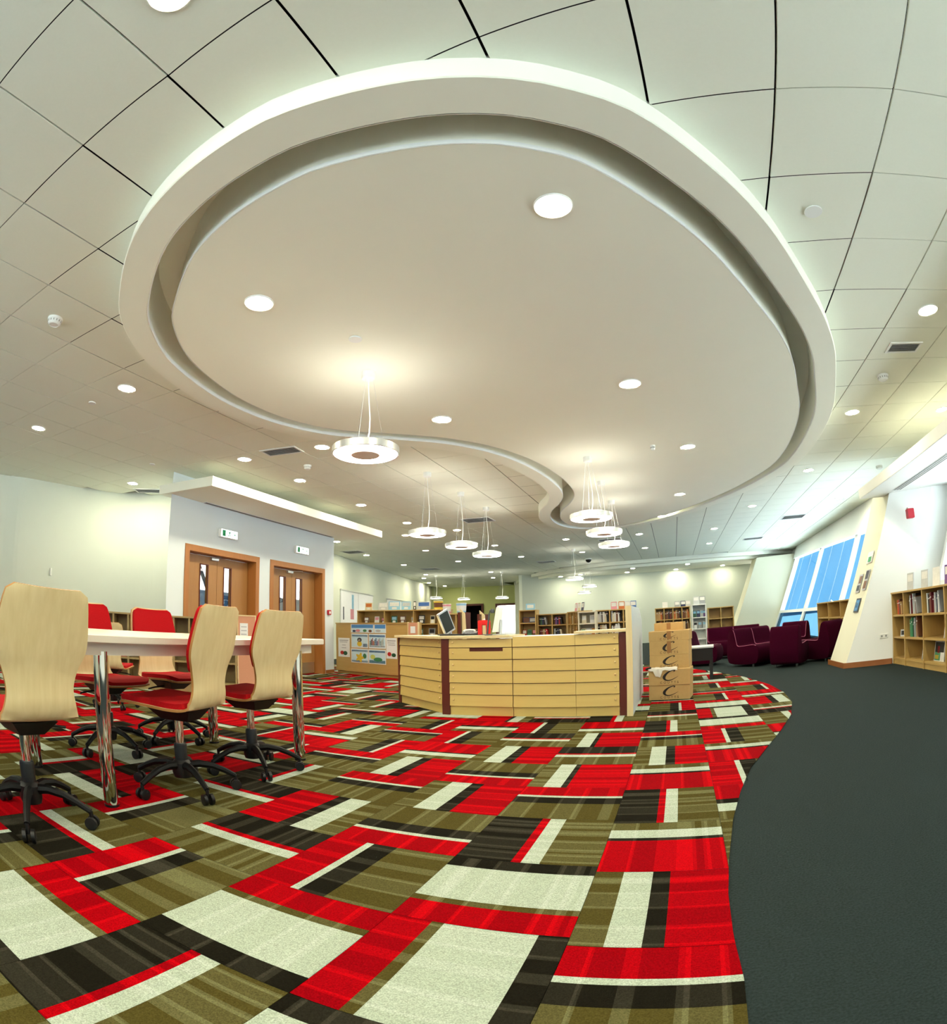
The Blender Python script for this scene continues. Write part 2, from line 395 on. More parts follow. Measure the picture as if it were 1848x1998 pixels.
# ---- oval canopy under the ceiling
cn = empty('ceiling_canopy', (-.8, 5, ZR), 0, 'large kidney-shaped plaster ceiling canopy with a recessed shadow slot', 'ceiling canopy')
lo = lambda P, z: [(p.x + .8, p.y - 5, z - ZR) for p in P]
MB().loft([lo(CO, ZC + .02), lo(CO, ZR + .006), lo(offs(.006), ZR), lo(offs(.194), ZR), lo(CI, ZR + .006), lo(CI, ZC + .2)]).build('outer_ring', plaster, cn, True)
MB().loft([lo(CI, ZC + .2), lo(CP, ZC + .2)]).build('slot_top', plaster, cn)
pb = MB().loft([lo(CP, ZC + .2), lo(CP, ZR + .004), lo(offs(.374), ZR)])
pb.f.append(list(range(len(pb.v) - 220, len(pb.v)))); pb.m.append(0)
pn = pb.build('inner_panel', plaster, cn)
MB().loft([lo(offs(.367), ZR + .028), lo(offs(.366), ZR + .001), lo(offs(.371), ZR - .001)]).build('panel_edge_trim', white, cn, True)
MB().loft([lo(offs(.197), ZR - .001), lo(offs(.203), ZR + .001), lo(offs(.203), ZR + .03)]).build('ring_edge_trim', white, cn, True)

# ---- walls
HT = ZC + .33
def wall_line(name, pts, z0, z1, m, th=.12, side=1):
    mb = MB(); P = [Vector(p) for p in pts]; n = len(P)
    N = []
    for i in range(n):
        t = (P[min(i + 1, n - 1)] - P[max(i - 1, 0)]).normalized(); N.append(Vector((-t.y, t.x)) * th * side)
    for i in range(n - 1):
        a, b, c, d = P[i], P[i + 1], P[i + 1] + N[i + 1], P[i] + N[i]
        q = [a, b, c, d] if side > 0 else [d, c, b, a]
        mb.hexa([(p.x, p.y, z0) for p in q] + [(p.x, p.y, z1) for p in q])
    return tag(mb.build(name, m, None, False), kind='structure')
LW = [(-9.3, -4.1), (-9.2, 0), (-9.05, 2.5), (-8.83, 3.54), (-8.59, 3.94), (-8.42, 4.38), (-8.27, 4.82), (-8.08, 5.24), (-7.83, 5.62), (-7.45, 5.89), (-7.02, 6.08)]
LWS = []
for _i in range(len(LW) - 1):
    a_, b_, c_, d_ = (Vector(LW[min(max(_i + k, 0), len(LW) - 1)]) for k in (-1, 0, 1, 2))
    for _t in range(6):
        _u = _t / 6; LWS.append(tuple(.5 * ((2 * b_) + (c_ - a_) * _u + (2 * a_ - 5 * b_ + 4 * c_ - d_) * _u * _u + (3 * b_ - a_ - 3 * c_ + d_) * _u ** 3)))
LWS.append(LW[-1])
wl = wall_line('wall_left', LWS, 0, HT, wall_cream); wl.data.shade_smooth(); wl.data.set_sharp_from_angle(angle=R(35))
DL = [5.07, 5.39, 7.01, 7.29, 8.88, 9.19]
mb = MB()
mb.prism([(-6, 5.07), (-6, 5.39), (-6.22, 5.39), (-6.22, 5.30), (-7.05, 6.12), (-7.12, 6.05)], 0, HT)
mb.box(-6.22, -6, DL[2], DL[3], 0, HT); mb.prism([(-6, 8.88), (-6, 9.19), (-8.25, 11.45), (-8.40, 11.35), (-6.22, 9.10), (-6.22, 8.88)], 0, HT)
mb.box(-6.22, -6, DL[1], DL[2], 1.92, HT); mb.box(-6.22, -6, DL[3], DL[4], 1.92, HT)
tag(mb.build('wall_doors', wall_grey), kind='structure')
wall_line('wall_back_left', [(-8.26, 11.35), (-8.62, 13.2), (-9.55, 17.5), (-10.74, 23.9), (-11.75, 27.1)], 0, HT, wall_pale)
# far green wall with two door openings
mb = MB()
for x0, x1, z0, z1 in [(-12.2, -10.19, 0, HT), (-9.01, -8.39, 0, HT), (-7.31, -6.9, 0, HT), (-10.19, -9.01, 2.0, HT), (-8.39, -7.31, 1.97, HT)]: mb.box(x0, x1, 27, 27.2, z0, z1)
tag(mb.build('wall_far_green', wall_green), kind='structure')
wall_line('wall_far_return', [(-6.95, 27.1), (-6.75, 25.0), (-6.1, 24.6), (-5.75, 22.0)], 0, HT, wall_pale, .12, -1)
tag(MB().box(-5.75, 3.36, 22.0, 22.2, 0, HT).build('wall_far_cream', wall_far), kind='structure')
mb = MB(); mb.box(-9.4, 6.0, -4.2, -4.0, 0, .5); mb.box(-9.4, 6.0, -4.2, -4.0, 2.5, HT)
for k in range(7): mb.box(-9.4 + k * 2.53, -9.0 + k * 2.53, -4.2, -4.0, .5, 2.5)
wb = tag(mb.build('wall_behind', wall_pale), kind='structure')
for k in range(6): MB().box(-9.0 + k * 2.53, -6.87 + k * 2.53, -4.11, -4.10, .5, 2.5).build('pane', clearglass, wb)  # window row made up out of view to let more daylight in
# far lower ceiling with curved bulkhead edge
BK = [(-7.06, 25.6), (-6.2, 23.4), (-5.24, 21.77), (-4.5, 20.85), (-3.73, 20.11), (-2.72, 19.46), (-1.82, 19.21), (-.11, 19.14), (1.62, 19.18), (3.47, 19.67), (4.8, 20.6)]
mb = MB()
mb.loft([[(x, y, ZC + .02) for x, y in BK], [(x, y, ZC - .11) for x, y in BK]], closed=False)
mb.loft([[(x, y, ZC - .11) for x, y in BK], [(x * .99, y + .35, ZC - .11) for x, y in BK], [(x * .99, y + .35, ZC - .20) for x, y in BK], [(x * .99, max(y + .36, 22.3), ZC - .20) for x, y in BK]], closed=False)
tag(mb.build('trim_1', plaster), 'curved stepped bulkhead in front of the far lower ceiling', kind='structure')
# left floating slab over the doors and right one over the windows
tag(MB().box(-6.2, -5.13, 5.0, 9.5, 2.53, 2.655, bev=.004).build('trim_2', plaster), kind='structure')
tag(MB().box(2.80, 4.5, -4, 7.75, 2.20, 2.33, bev=.004).build('trim_3', white), kind='structure')

# ---- outside: pale paved ground and the white building across the way
tag(MB().box(-60, 60, -60, 90, -.4, -.3).build('ground_outside', mat('sunlit_paving', (.62, .62, .60), (.56, .56, .54), rough=.9, scale=2)), kind='structure')
fb = empty('white_facade', (-13, 8, -.3), 0, 'plain white building across the way, seen through the door panes', 'building')
MB().box(-1, 0, -6, 14, 0, 5).build('wall', white, fb); MB().box(-1.1, .15, -6.1, 14.1, 5, 5.3).build('parapet', white, fb)
# ---- skirting
def strip(name, pts, h, th, m, z=0.0, side=1):
    return wall_line(name, pts, z, z + h, m, th, side)
strip('baseboard_doors', [(-5.999, 7.04), (-5.999, 7.26)], .07, .012, skirt, 0, -1)
strip('baseboard_corner', [(-5.999, 8.91), (-5.999, 9.18)], .07, .012, skirt, 0, -1)
strip('baseboard_left', LW[2:-1], .07, .012, skirt, 0, -1)

# ---- right wall: leaning plane X = 3.36 + 0.40 z, windows between leaning fins
SX, SL = 3.36, .40
def sbox(mb, y0, y1, z0, z1, tin, tout, z0b=None, z1b=None, mi=0):
    """box in the leaning plane; tin/tout = distance in front of / behind the plane; z0b,z1b heights at the y1 end"""
    z0b = z0 if z0b is None else z0b; z1b = z1 if z1b is None else z1b
    X = lambda z: SX + SL * z
    return mb.hexa([(X(z0) - tin, y0, z0), (X(z0) + tout, y0, z0), (X(z0b) + tout, y1, z0b), (X(z0b) - tin, y1, z0b),
                    (X(z1) - tin, y0, z1), (X(z1) + tout, y0, z1), (X(z1b) + tout, y1, z1b), (X(z1b) - tin, y1, z1b)], mi)
def head(y): return lerp([8, 12.1, 15.5, 19.2], [2.10, 2.21, 2.34, 2.44], y)
mb = MB()
sbox(mb, -4.1, 22.1, 0, .06, .05, .12)
sbox(mb, -4.1, 7.2, .06, .90, .0, .12)
for a, b in ((8.1, 12.1), (12.1, 15.5), (15.5, 19.2)): sbox(mb, a, b, head(a), HT, .12, .12, head(b), HT)
sbox(mb, 19.2, 22.1, .06, HT, .0, .12); sbox(mb, 7.0, 8.2, .06, HT, 0, .12); sbox(mb, -4.1, 7.1, 2.25, HT, 0, .12)
tag(mb.build('wall_right', white), kind='structure')
def window(num, y0, y1, z0, z1, z1b, mull, low=True):
    fr = MB()
    sbox(fr, y0, y0 + mull, z0, z1, .05, .03, z0, z1 + (z1b - z1) * mull / (y1 - y0)); sbox(fr, y1 - mull, y1, z0, z1b, .05, .03)
    sbox(fr, y0 + mull, y1 - mull, .73, .81, .05, .03)
    root = tag(fr.build('window_%d' % num, white), kind='structure')
    zt = lambda y: z1 + (z1b - z1) * (y - y0) / (y1 - y0)
    g = MB(); sbox(g, y0 + mull, y1 - mull, .81, zt(y0), 0, .012, .81, zt(y1)); g.build('pane', winglass, root)
    g = MB(); sbox(g, y0 + mull, y1 - mull, z0, .73, 0, .012); g.build('pane', lowglass, root)
    for k in (1, 2):                      # thin glazing joints
        y = y0 + (y1 - y0) * k / 3; j = MB(); sbox(j, y - .004, y + .004, .81, zt(y), .002, .0); j.build('glazing_joint', white, root)
    return root
window(1, 15.5, 19.25, .08, head(15.5), head(19.25), .11)
window(2, 12.1, 15.5, .08, head(12.1), head(15.5), .10)
window(3, 8.2, 12.1, .08, head(8.2), head(12.1), .10)
def window_near(num, y0, y1):
    fr = MB(); sbox(fr, y0, y0 + .08, .9, 2.25, .12, .05); sbox(fr, y1 - .08, y1, .9, 2.25, .12, .05)
    sbox(fr, y0 + .08, y1 - .08, .9, .96, .10, .05); sbox(fr, y0 + .08, y1 - .08, 2.17, 2.25, .10, .05)
    root = tag(fr.build('window_%d' % num, white), kind='structure')
    g = MB(); sbox(g, y0 + .08, y1 - .08, .96, 2.17, 0, .012); g.build('pane', clearglass, root)
for k, (a, b) in enumerate(((3.5, 7.1), (0, 3.5), (-3.6, 0))): window_near(4 + k, a, b)
# leaning fins
f1 = MB().loft([[(x + SL * z, y, z) for x, y in [(2.31, 8.3), (2.31, 7.5), (2.93, 7.28), (3.40, 7.28), (3.40, 8.3)]] for z in (0, 2.30)], 0, True, True)
fin1 = tag(f1.build('wall_fin_near', [slope_cream, white]), kind='structure')
f2 = MB().loft([[(x + SL * z, y, z) for x, y in [(1.92, 20.6), (1.96, 19.6), (3.38, 19.3), (3.38, 20.6)]] for z in (0, ZC - .21)], 0, True, True)
tag(f2.build('wall_fin_far', slope_cream), kind='structure')
for o, idx in ((fin1, (1, 2)),):
    for i in idx: o.data.polygons[i].material_index = 1
strip('baseboard_fin', [(2.305, 8.3), (2.305, 7.495), (2.93, 7.273), (2.945, 7.273)], .07, .012, skirt, 0, -1)

# ---- doors
def door(num, y0, y1, ymid, glass_y):
    fr = MB(); w_ = .085
    fr.box(-6.22, -5.985, y0, y0 + w_, 0, 1.92, bev=.004); fr.box(-6.22, -5.985, y1 - w_, y1, 0, 1.92, bev=.004); fr.box(-6.22, -5.985, y0 + w_, y1 - w_, 1.83, 1.92, bev=.004)
    fr.box(-6.235, -6.17, y0 + w_, y0 + w_ + .012, 0, 1.83); fr.box(-6.235, -6.17, y1 - w_ - .012, y1 - w_, 0, 1.83)
    root = tag(fr.build('door_%d' % num, framew), kind='structure')
    for (a, b), (ga, gb) in zip(((y0 + w_ + .014, ymid - .003), (ymid + .003, y1 - w_ - .014)), glass_y):
        lf = MB(); xa, xb = -6.20, -6.155
        lf.box(xa, xb, a, ga, .02, 1.82); lf.box(xa, xb, gb, b, .02, 1.82); lf.box(xa, xb, ga, gb, .02, 1.06); lf.box(xa, xb, ga, gb, 1.69, 1.82)
        leaf = lf.build('door_leaf', doorw, root)
        MB().box(-6.182, -6.174, ga, gb, 1.06, 1.69).build('vision_pane', doorglass, leaf)
        bd = MB()
        for q in ((ga - .012, ga + .006, 1.05, 1.70), (gb - .006, gb + .012, 1.05, 1.70), (ga, gb, 1.05, 1.066), (ga, gb, 1.684, 1.70)): bd.box(xb, xb + .008, *q)
        bd.build('glazing_bead', dark_oak, leaf)
        MB().box(xb, xb + .003, a + .02, b - .02, .03, .22).build('kick_plate', alu, leaf)
    c = MB().box(-6.155, -6.11, ymid - .16, ymid - .01, 1.765, 1.805, bev=.006); c.tube([(-6.13, ymid - .08, 1.80), (-6.09, ymid + .10, 1.815), (-6.06, ymid + .20, 1.82)], .007, 6)
    c.build('door_closer', alu, root)
    return root
door(1, 5.39, 7.01, 6.21, ((5.85, 6.01), (6.36, 6.52)))
door(2, 7.29, 8.88, 8.085, ((7.745, 7.90), (8.21, 8.38)))
# far doors in the green wall
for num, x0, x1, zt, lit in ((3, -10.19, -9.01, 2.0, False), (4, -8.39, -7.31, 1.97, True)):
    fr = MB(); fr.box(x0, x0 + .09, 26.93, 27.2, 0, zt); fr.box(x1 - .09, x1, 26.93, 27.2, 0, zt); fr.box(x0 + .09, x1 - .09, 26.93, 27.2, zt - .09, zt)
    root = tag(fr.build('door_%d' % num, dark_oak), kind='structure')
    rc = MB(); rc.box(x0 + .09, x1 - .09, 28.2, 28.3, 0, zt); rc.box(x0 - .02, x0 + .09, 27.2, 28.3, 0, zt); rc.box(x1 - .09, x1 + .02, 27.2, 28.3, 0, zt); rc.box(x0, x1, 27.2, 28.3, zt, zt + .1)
    rc.build('room_beyond', white if lit else plenum, root)  # the unlit room gets its darkness from black walls
    if lit: MB().box(x0 + .2, x1 - .2, 27.5, 28.1, zt - .03, zt - .005).build('room_lamp', roomlamp, root)

# ================================================================== LUMINAIRES
def downlight_proto():
    root = empty('downlight', (0, 0, 0))
    MB().lathe([(.068, .0), (.070, -.006), (.088, -.0085), (.092, -.004), (.092, .002)], n=28).build('trim_ring', white, root, True)
    MB().lathe([(.0701, -.0055), (.060, -.0100), (.036, -.0125), (.0001, -.0132)], n=28).build('lens', lens, root)
    return root
DL0 = downlight_proto()
def rows(desc, group, pts, z):
    global DL0
    for i, (x, y) in enumerate(pts):
        o = DL0 if DL0.get('used') is None else copy_tree(DL0)
        DL0['used'] = 1
        if 'used' in o and o is not DL0: del o['used']
        o.location = (x, y, z)
        nm = 'only' if len(pts) == 1 else ('nearest' if i == 0 else ('farthest' if i == len(pts) - 1 else ORD[i] + ' nearest'))
        tag(o, 'round white downlight, %s one %s' % (nm, desc), 'ceiling light', group)
g_ = 'recessed downlights in the ceiling'
rows('in the tiles at the top edge of the picture', g_, [(-1.19, .36)], ZC)
rows('between the left wall and the canopy', g_, [(-4.19, 2.82), (-6.06, 2.85), (-7.12, 5.18)], ZC)
rows('in the row from canopy to door slab', g_, [(-3.57, 5.16), (-4.70, 5.11), (-4.69, 6.27), (-4.73, 8.03), (-4.76, 9.81)], ZC)
rows('in the row beyond the door wall', g_, [(-7.30, 11.3), (-7.91, 13.76), (-8.07, 16.39), (-8.82, 19.76), (-9.53, 21.15), (-10.31, 23.43), (-10.42, 25.53)], ZC)
rows('in the row behind the left pendant lamps', g_, [(-5.43, 11.12), (-6.06, 13.58), (-6.19, 16.24), (-6.38, 20.03), (-7.04, 22.38)], ZC)
rows('in the row in line with the three left pendants', g_, [(-4.20, 10.98), (-4.18, 13.49), (-4.20, 16.07)], ZC)
rows('in the row above the red desk object', g_, [(-2.39, 13.33), (-2.42, 15.97)], ZC)
rows('in the row just past the canopy end', g_, [(-.67, 13.42), (-.67, 16.1)], ZC)
rows('in the row above the cardboard boxes', g_, [(1.11, 13.53), (1.16, 16.26)], ZC)
rows('in the row right of the canopy', g_, [(2.28, 3.65), (2.24, 5.94), (2.27, 8.49), (1.70, 11.04), (2.98, 13.63), (3.07, 16.61)], ZC)
rows('in the row beside the leaning windows', g_, [(3.53, 6.02), (3.54, 11.07)], ZC)
rows('set in the kidney-shaped canopy', g_, [(-.31, 2.08), (-2.09, 2.23), (-.18, 4.33), (-1.88, 4.57), (.31, 6.25), (.23, 8.72), (-.08, 10.5)], ZR)
rows('in the low ceiling by the far cream wall', g_, [(-1.28, 19.85), (.61, 19.85), (-4.08, 21.3), (-3.27, 21.0), (-1.59, 21.3), (.22, 21.6), (1.97, 21.5)], ZC - .20)
rows('added out of view behind the camera, left half of the ceiling', g_, [(-4.9, -.6), (-3.0, -.6), (-4.9, -2.6), (-3.0, -2.6)], ZC)  # unseen extra lamps, added to light the chair backs and near floor
rows('added out of view behind the camera, right half of the ceiling', g_, [(-1.1, -1.2), (.6, -1.2), (2.28, -1.2), (2.28, 1.3), (-1.1, -2.9), (.6, -2.9)], ZC)  # more unseen lamps added as fill from behind and beside the camera
if 'used' in DL0: del DL0['used']

def pendant(x, y, z, ztop, label, r=.24, group='ring pendant lamps'):
    root = empty('ring_pendant_lamp', (x, y, z), 0, label, 'pendant lamp', group)
    k = r / .24
    MB().lathe([(.225 * k, .004), (.236 * k, 0), (.240 * k, .004), (.240 * k, .05), (.232 * k, .056), (.19 * k, .066), (.02, .067)], n=40).build('housing', alu, root, True)
    MB().lathe([(.228 * k, .003), (.215 * k, -.004), (.115 * k, -.004), (.104 * k, .003)], n=40).build('diffuser', ringdiff, root)
    MB().lathe([(.106 * k, .002), (.100 * k, -.006), (.001, -.007)], n=32).build('centre_disc', mat('lamp_centre_disc', (.78, .68, .62), rough=.5), root, True)
    MB().lathe([(.185 * k, .0680), (.06, .0705)], n=32).build('upper_diffuser', ringup, root)
    h = ztop - z
    MB().lathe([(.052, h), (.052, h - .05), (.046, h - .058), (.001, h - .058)], n=24).build('ceiling_cup', white, root, True)
    MB().tube([(.0, 0, h - .055), (.01, 0, h * .7), (.028, 0, h * .42), (.026, 0, h * .25), (.004, 0, .066)], .0045, 6).build('cable', white, root, True)
    for a in (.5, 2.6, 4.7):
        MB().tube([(.035 * math.cos(a), .035 * math.sin(a), h - .055), (.13 * k * math.cos(a), .13 * k * math.sin(a), .066)], .0012, 4).build('suspension_wire', alu, root)
    return root
pendant(-1.99, 3.42, 2.055, ZR, 'largest ring pendant lamp, hanging alone from the canopy')
for (y, nm) in ((6.67, 'nearest'), (7.89, 'middle'), (9.08, 'farthest')): pendant(-2.95, y, 2.02, ZC, '%s of the three left ring pendants hanging from the tiles' % nm)
for (y, nm) in ((6.29, 'nearest'), (7.48, 'middle'), (8.76, 'farthest')): pendant(-.83, y, 1.99, ZR, '%s of the three right ring pendants hanging from the canopy' % nm)
for x, y, z, nm in ((-2.54, 15.2, 2.02, 'upper left'), (-2.62, 18.6, 2.02, 'right-hand'), (-3.1, 20.6, 1.93, 'lowest')): pendant(x, y, z, ZC if y < 19 else ZC - .2, '%s of the three ring pendants against the far cream wall' % nm)
for x, y, z, nm in ((-8.6, 20.2, 1.95, 'left, above the yellow tub'), (-7.65, 20.6, 1.90, 'middle, above the dark far doorway'), (-6.0, 20.1, 1.87, 'right, above the bright far doorway')): pendant(x, y, z, ZC, 'ring pendant against the green wall, %s' % nm)

# ---- ceiling devices
def detector(x, y, z, r, label, kind='smoke'):
    root = empty('smoke_detector', (x, y, z), 0, label, 'smoke detector', 'ceiling sensors')
    MB().lathe([(r, 0), (r, -.012), (r * .96, -.018)], n=28, cap1=True).build('base_plate', white, root, True)
    MB().lathe([(r * .9, -.016), (r * .86, -.035), (r * .62, -.05), (r * .6, -.046), (.001, -.048)], n=28).build('sensor_head', white, root, True)
    v = MB()
    for k in range(14):
        a = 2 * math.pi * k / 14
        v.box(-.003, .003, r * .84, r * .9, -.034, -.02); 
        for q in range(len(v.v) - 8, len(v.v)):
            px, py, pz = v.v[q]; v.v[q] = (px * math.cos(a) - py * math.sin(a), px * math.sin(a) + py * math.cos(a), pz)
    v.build('vent_slots', mat('detector_slots', (.25, .26, .25)), root)
    return root
detector(-3.63, 1.63, ZC, .062, 'white domed smoke detector in the tiles left of the canopy')
detector(2.28, 4.93, ZC, .062, 'white smoke detector in the bluish tiles right of the canopy')
detector(-4.16, 5.71, ZC, .05, 'small sensor beside the air grille near the large pendant')
detector(3.56, 8.62, ZC, .06, 'round sensor near the end of the right slab')
detector(-.08, 6.09, ZR, .03, 'tiny sensor in the right half of the canopy')
def disc(x, y, z, r, label):
    root = empty('sprinkler_cover', (x, y, z), 0, label, 'sprinkler', 'ceiling sprinkler covers')
    MB().lathe([(r * .86, 0), (r * .86, -.004), (r, -.006), (r, -.010), (r * .97, -.012)], n=28, cap1=True).build('cover_disc', white, root, True)
    return root
disc(1.06, 2.48, ZC, .055, 'flat round sprinkler cover near the right edge of the canopy')
disc(-1.81, 2.91, ZR, .045, 'faint flat round cover in the canopy above the large pendant')
disc(-4.79, 2.82, ZC, .04, 'small flat sprinkler cover between two left downlights')
disc(-5.97, 4.64, ZC, .04, 'small flat sprinkler cover near the left wall vent')
def grille(x, y, z, wx, wy, label, slats=7, rz=0):
    root = empty('air_grille', (x, y, z), rz, label, 'air vent', 'ceiling air grilles')
    fr = MB(); t = .022
    for a in ((-wx, wx, -wy, -wy + t), (-wx, wx, wy - t, wy), (-wx, -wx + t, -wy + t, wy - t), (wx - t, wx, -wy + t, wy - t)): fr.box(*a, -.010, .0)
    fr.build('frame', white, root)
    MB().box(-wx + t, wx - t, -wy + t, wy - t, -.002, -.0005).build('dark_duct', mat('duct_grey', (.10, .10, .105)), root)
    for k in range(slats):
        yy = -wy + t + (2 * wy - 2 * t) * (k + .5) / slats
        MB().hexa([(-wx + t, yy - .008, -.010), (wx - t, yy - .008, -.010), (wx - t, yy - .006, -.010), (-wx + t, yy - .006, -.010), (-wx + t, yy + .004, -.002), (wx - t, yy + .004, -.002), (wx - t, yy + .006, -.002), (-wx + t, yy + .006, -.002)]).build('slat', white, root)
    return root
grille(2.29, 4.31, ZC, .17, .10, 'white slatted air grille below the right-hand downlight')
grille(-4.08, 5.07, ZC, .24, .12, 'air grille left of the large pendant lamp', rz=.1)
grille(-3.45, 10.1, ZC, .28, .22, 'air grille beyond the farthest left pendant')
grille(2.92, 12.83, ZC, .28, .25, 'dark slatted air grille near the leaning windows')
grille(-7.9, 13.06, ZC, .28, .25, 'air grille past the end of the door wall')
grille(-1.42, 13.97, ZC, .28, .2, 'air grille beyond the canopy end')
grille(-3.85, 17.8, ZC, .28, .25, 'farthest air grille, near the curved bulkhead')
grille(-7.83, 17.94, ZC, .28, .25, 'air grille between two far left downlights')
grille(2.4, 16.0, ZC, .28, .2, 'pale air grille beside the far windows')
grille(-7.25, 5.65, ZC, .26, .13, 'dark air grille where the left wall meets the door slab', rz=.6)
root = empty('security_camera_dome', (-2.5, 17.73, ZC), 0, 'small black security camera dome on the far ceiling', 'camera')
MB().lathe([(.10, 0), (.10, -.03)], n=20, cap1=True).build('base_plate', white, root, True)
MB().lathe([(.09, -.03), (.085, -.07), (.06, -.105), (.02, -.122), (.001, -.123)], n=20).build('dome', black, root, True)
# linear slot diffusers under the two slabs
def slot(name, x0, x1, y0, y1, z, label, n):
    root = empty(name, ((x0 + x1) / 2, (y0 + y1) / 2, z), 0, label, 'air slot'); hw, hl = (x1 - x0) / 2, (y1 - y0) / 2
    MB().box(-hw, hw, -hl, hl, -.004, -.0005).build('frame', white, root)
    for k in range(n):
        a = -hw + 2 * hw * (k + .2) / n; b = -hw + 2 * hw * (k + .8) / n
        MB().box(a, b, -hl + .01, hl - .01, -.006, -.0042).build('dark_slot', mat('slot_grey', (.16, .17, .17)), root)
slot('slot_diffuser', -5.99, -5.90, 5.67, 9.05, 2.53, 'long narrow air slot under the slab above the doors', 1)
slot('slot_diffuser', 3.17, 3.30, 2.5, 7.3, 2.20, 'long triple air slot under the right-hand slab', 3)

# ---- wall fittings
def exit_sign(y, label):
    root = empty('exit_sign', (-6, y, 2.165), 0, label, 'exit sign', 'lit exit signs above the doors')
    MB().box(0.0005, .05, -.19, .19, -.065, .065, bev=.012).build('casing', white, root, True)
    f = MB().box(.0502, .054, -.175, .175, -.052, .052).build('lit_face', exitm, root)
    s = MB(); x = .056
    s.box(.0541, x, -.155, -.085, -.045, .045); s.build('door_pictogram', green, f)
    s = MB()
    s.box(.0541, x, -.02, .02, .012, .030); s.box(.0541, x, -.012, .008, -.018, .014); s.box(.0541, x, .006, .030, -.030, -.016); s.box(.0541, x, -.03, -.008, -.034, -.016)
    s.build('running_figure', green, f)
    s = MB(); s.box(.0541, x, .07, .12, -.006, .006); s.prism([(0, 0), (0, 0.001), (.001, 0)], 0, .0001)
    s = MB(); s.hexa([(.0541, .07, -.006), (x, .07, -.006), (x, .115, -.006), (.0541, .115, -.006), (.0541, .07, .006), (x, .07, .006), (x, .115, .006), (.0541, .115, .006)])
    s.hexa([(.0541, .112, -.026), (x, .112, -.026), (x, .140, -.001), (.0541, .140, -.001), (.0541, .112, .026), (x, .112, .026), (x, .140, .001), (.0541, .140, .001)])
    s.build('arrow', mat('pale_green_print', (.25, .60, .42)), f)
exit_sign(6.24, 'lit green and white exit sign above the left wooden doors')
exit_sign(8.12, 'lit green and white exit sign above the right wooden doors')
root = empty('fire_alarm_call_point', (-6, 9.02, 1.13), 0, 'small red fire alarm call point right of the second wooden door', 'fire alarm', 'fire alarm boxes')
MB().box(.0005, .035, -.045, .045, -.045, .045, bev=.006).build('box', mat('alarm_red', (.45, .006, .02), rough=.4), root, True)
MB().box(.0352, .038, -.028, .028, -.022, .022).build('front_plate', paper, root)
root = empty('fire_alarm_sounder', (3.36, 7.23, 1.87), 0, 'red fire alarm sounder high on the bright white leaning wall', 'fire alarm', 'fire alarm boxes')
MB().box(-.05, .05, -.05, .035, -.07, .055, bev=.008).build('box', mat('alarm_red', (.45, .006, .02)), root, True)
MB().box(-.045, .045, -.048, .03, .056, .072, bev=.004).build('white_cap', white, root)
root = empty('wall_socket', (2.86, 7.355, .36), R(-19.5), 'double white wall socket low on the white leaning wall', 'socket')
MB().box(-.06, .06, -.012, 0, -.03, .03, bev=.004).build('face_plate', white, root)
for dx in (-.03, .03): MB().box(dx - .012, dx + .012, -.0135, -.0121, -.012, .012).build('outlet', mat('outlet_grey', (.3, .32, .32)), root)
root = empty('wall_bracket', (-8.37, 4.52, 1.46), R(-66), 'small white bracket plate on the left wall above the near chair', 'bracket')
MB().box(-.04, .04, -.012, .0, -.06, .06, bev=.004).build('plate', white, root)
for dz in (-.02, .035): MB().box(.005, .02, -.02, -.0121, dz - .008, dz + .008).build('screw', alu, root)
# notices on the leaning fin (narrow face X = 2.31 + 0.4 z)
def fin_notice(y0, y1, z0, z1, m1, label, parts):
    root = empty('fin_notice', (2.30 + SL * z0, y0, z0), 0, label, 'notice')
    def q(ya, yb, za, zb, d, m, nm):
        X = lambda z: SL * (z - z0) - .004 - d
        MB().hexa([(X(za), ya - y0, za - z0), (X(za) + .004, ya - y0, za - z0), (X(za) + .004, yb - y0, za - z0), (X(za), yb - y0, za - z0), (X(zb), ya - y0, zb - z0), (X(zb) + .004, ya - y0, zb - z0), (X(zb) + .004, yb - y0, zb - z0), (X(zb), yb - y0, zb - z0)]).build(nm, m, root)
    q(y0, y1, z0, z1, 0, m1, 'sheet')
    for (a, b, c, d_, m, nm) in parts: q(y0 + (y1 - y0) * a, y0 + (y1 - y0) * b, z0 + (z1 - z0) * c, z0 + (z1 - z0) * d_, .0042, m, nm)
dk = mat('print_dark', (.05, .06, .09)); brn = mat('print_brown', (.20, .10, .06)); blu = mat('print_blue', (.06, .25, .55)); gry = mat('print_grey', (.45, .46, .50))
fin_notice(7.62, 7.86, 1.33, 1.48, paper, 'small white and green safety sign on the leaning fin', [(.2, .7, .1, .55, green, 'pictogram')])
fin_notice(7.58, 7.74, .98, 1.24, gry, 'right tall grey photograph strip on the leaning fin', [(.15, .85, .08, .45, brn, 'photo'), (.2, .9, .55, .95, dk, 'photo')])
fin_notice(7.86, 8.02, .96, 1.20, gry, 'left tall grey photograph strip on the leaning fin', [(.2, .9, .1, .4, dk, 'photo'), (.1, .7, .5, .9, brn, 'photo')])
fin_notice(7.66, 7.86, .70, .88, dk, 'dark framed blue picture lowest on the leaning fin', [(.15, .85, .12, .88, blu, 'picture'), (.4, .8, .3, .7, paper, 'picture')])

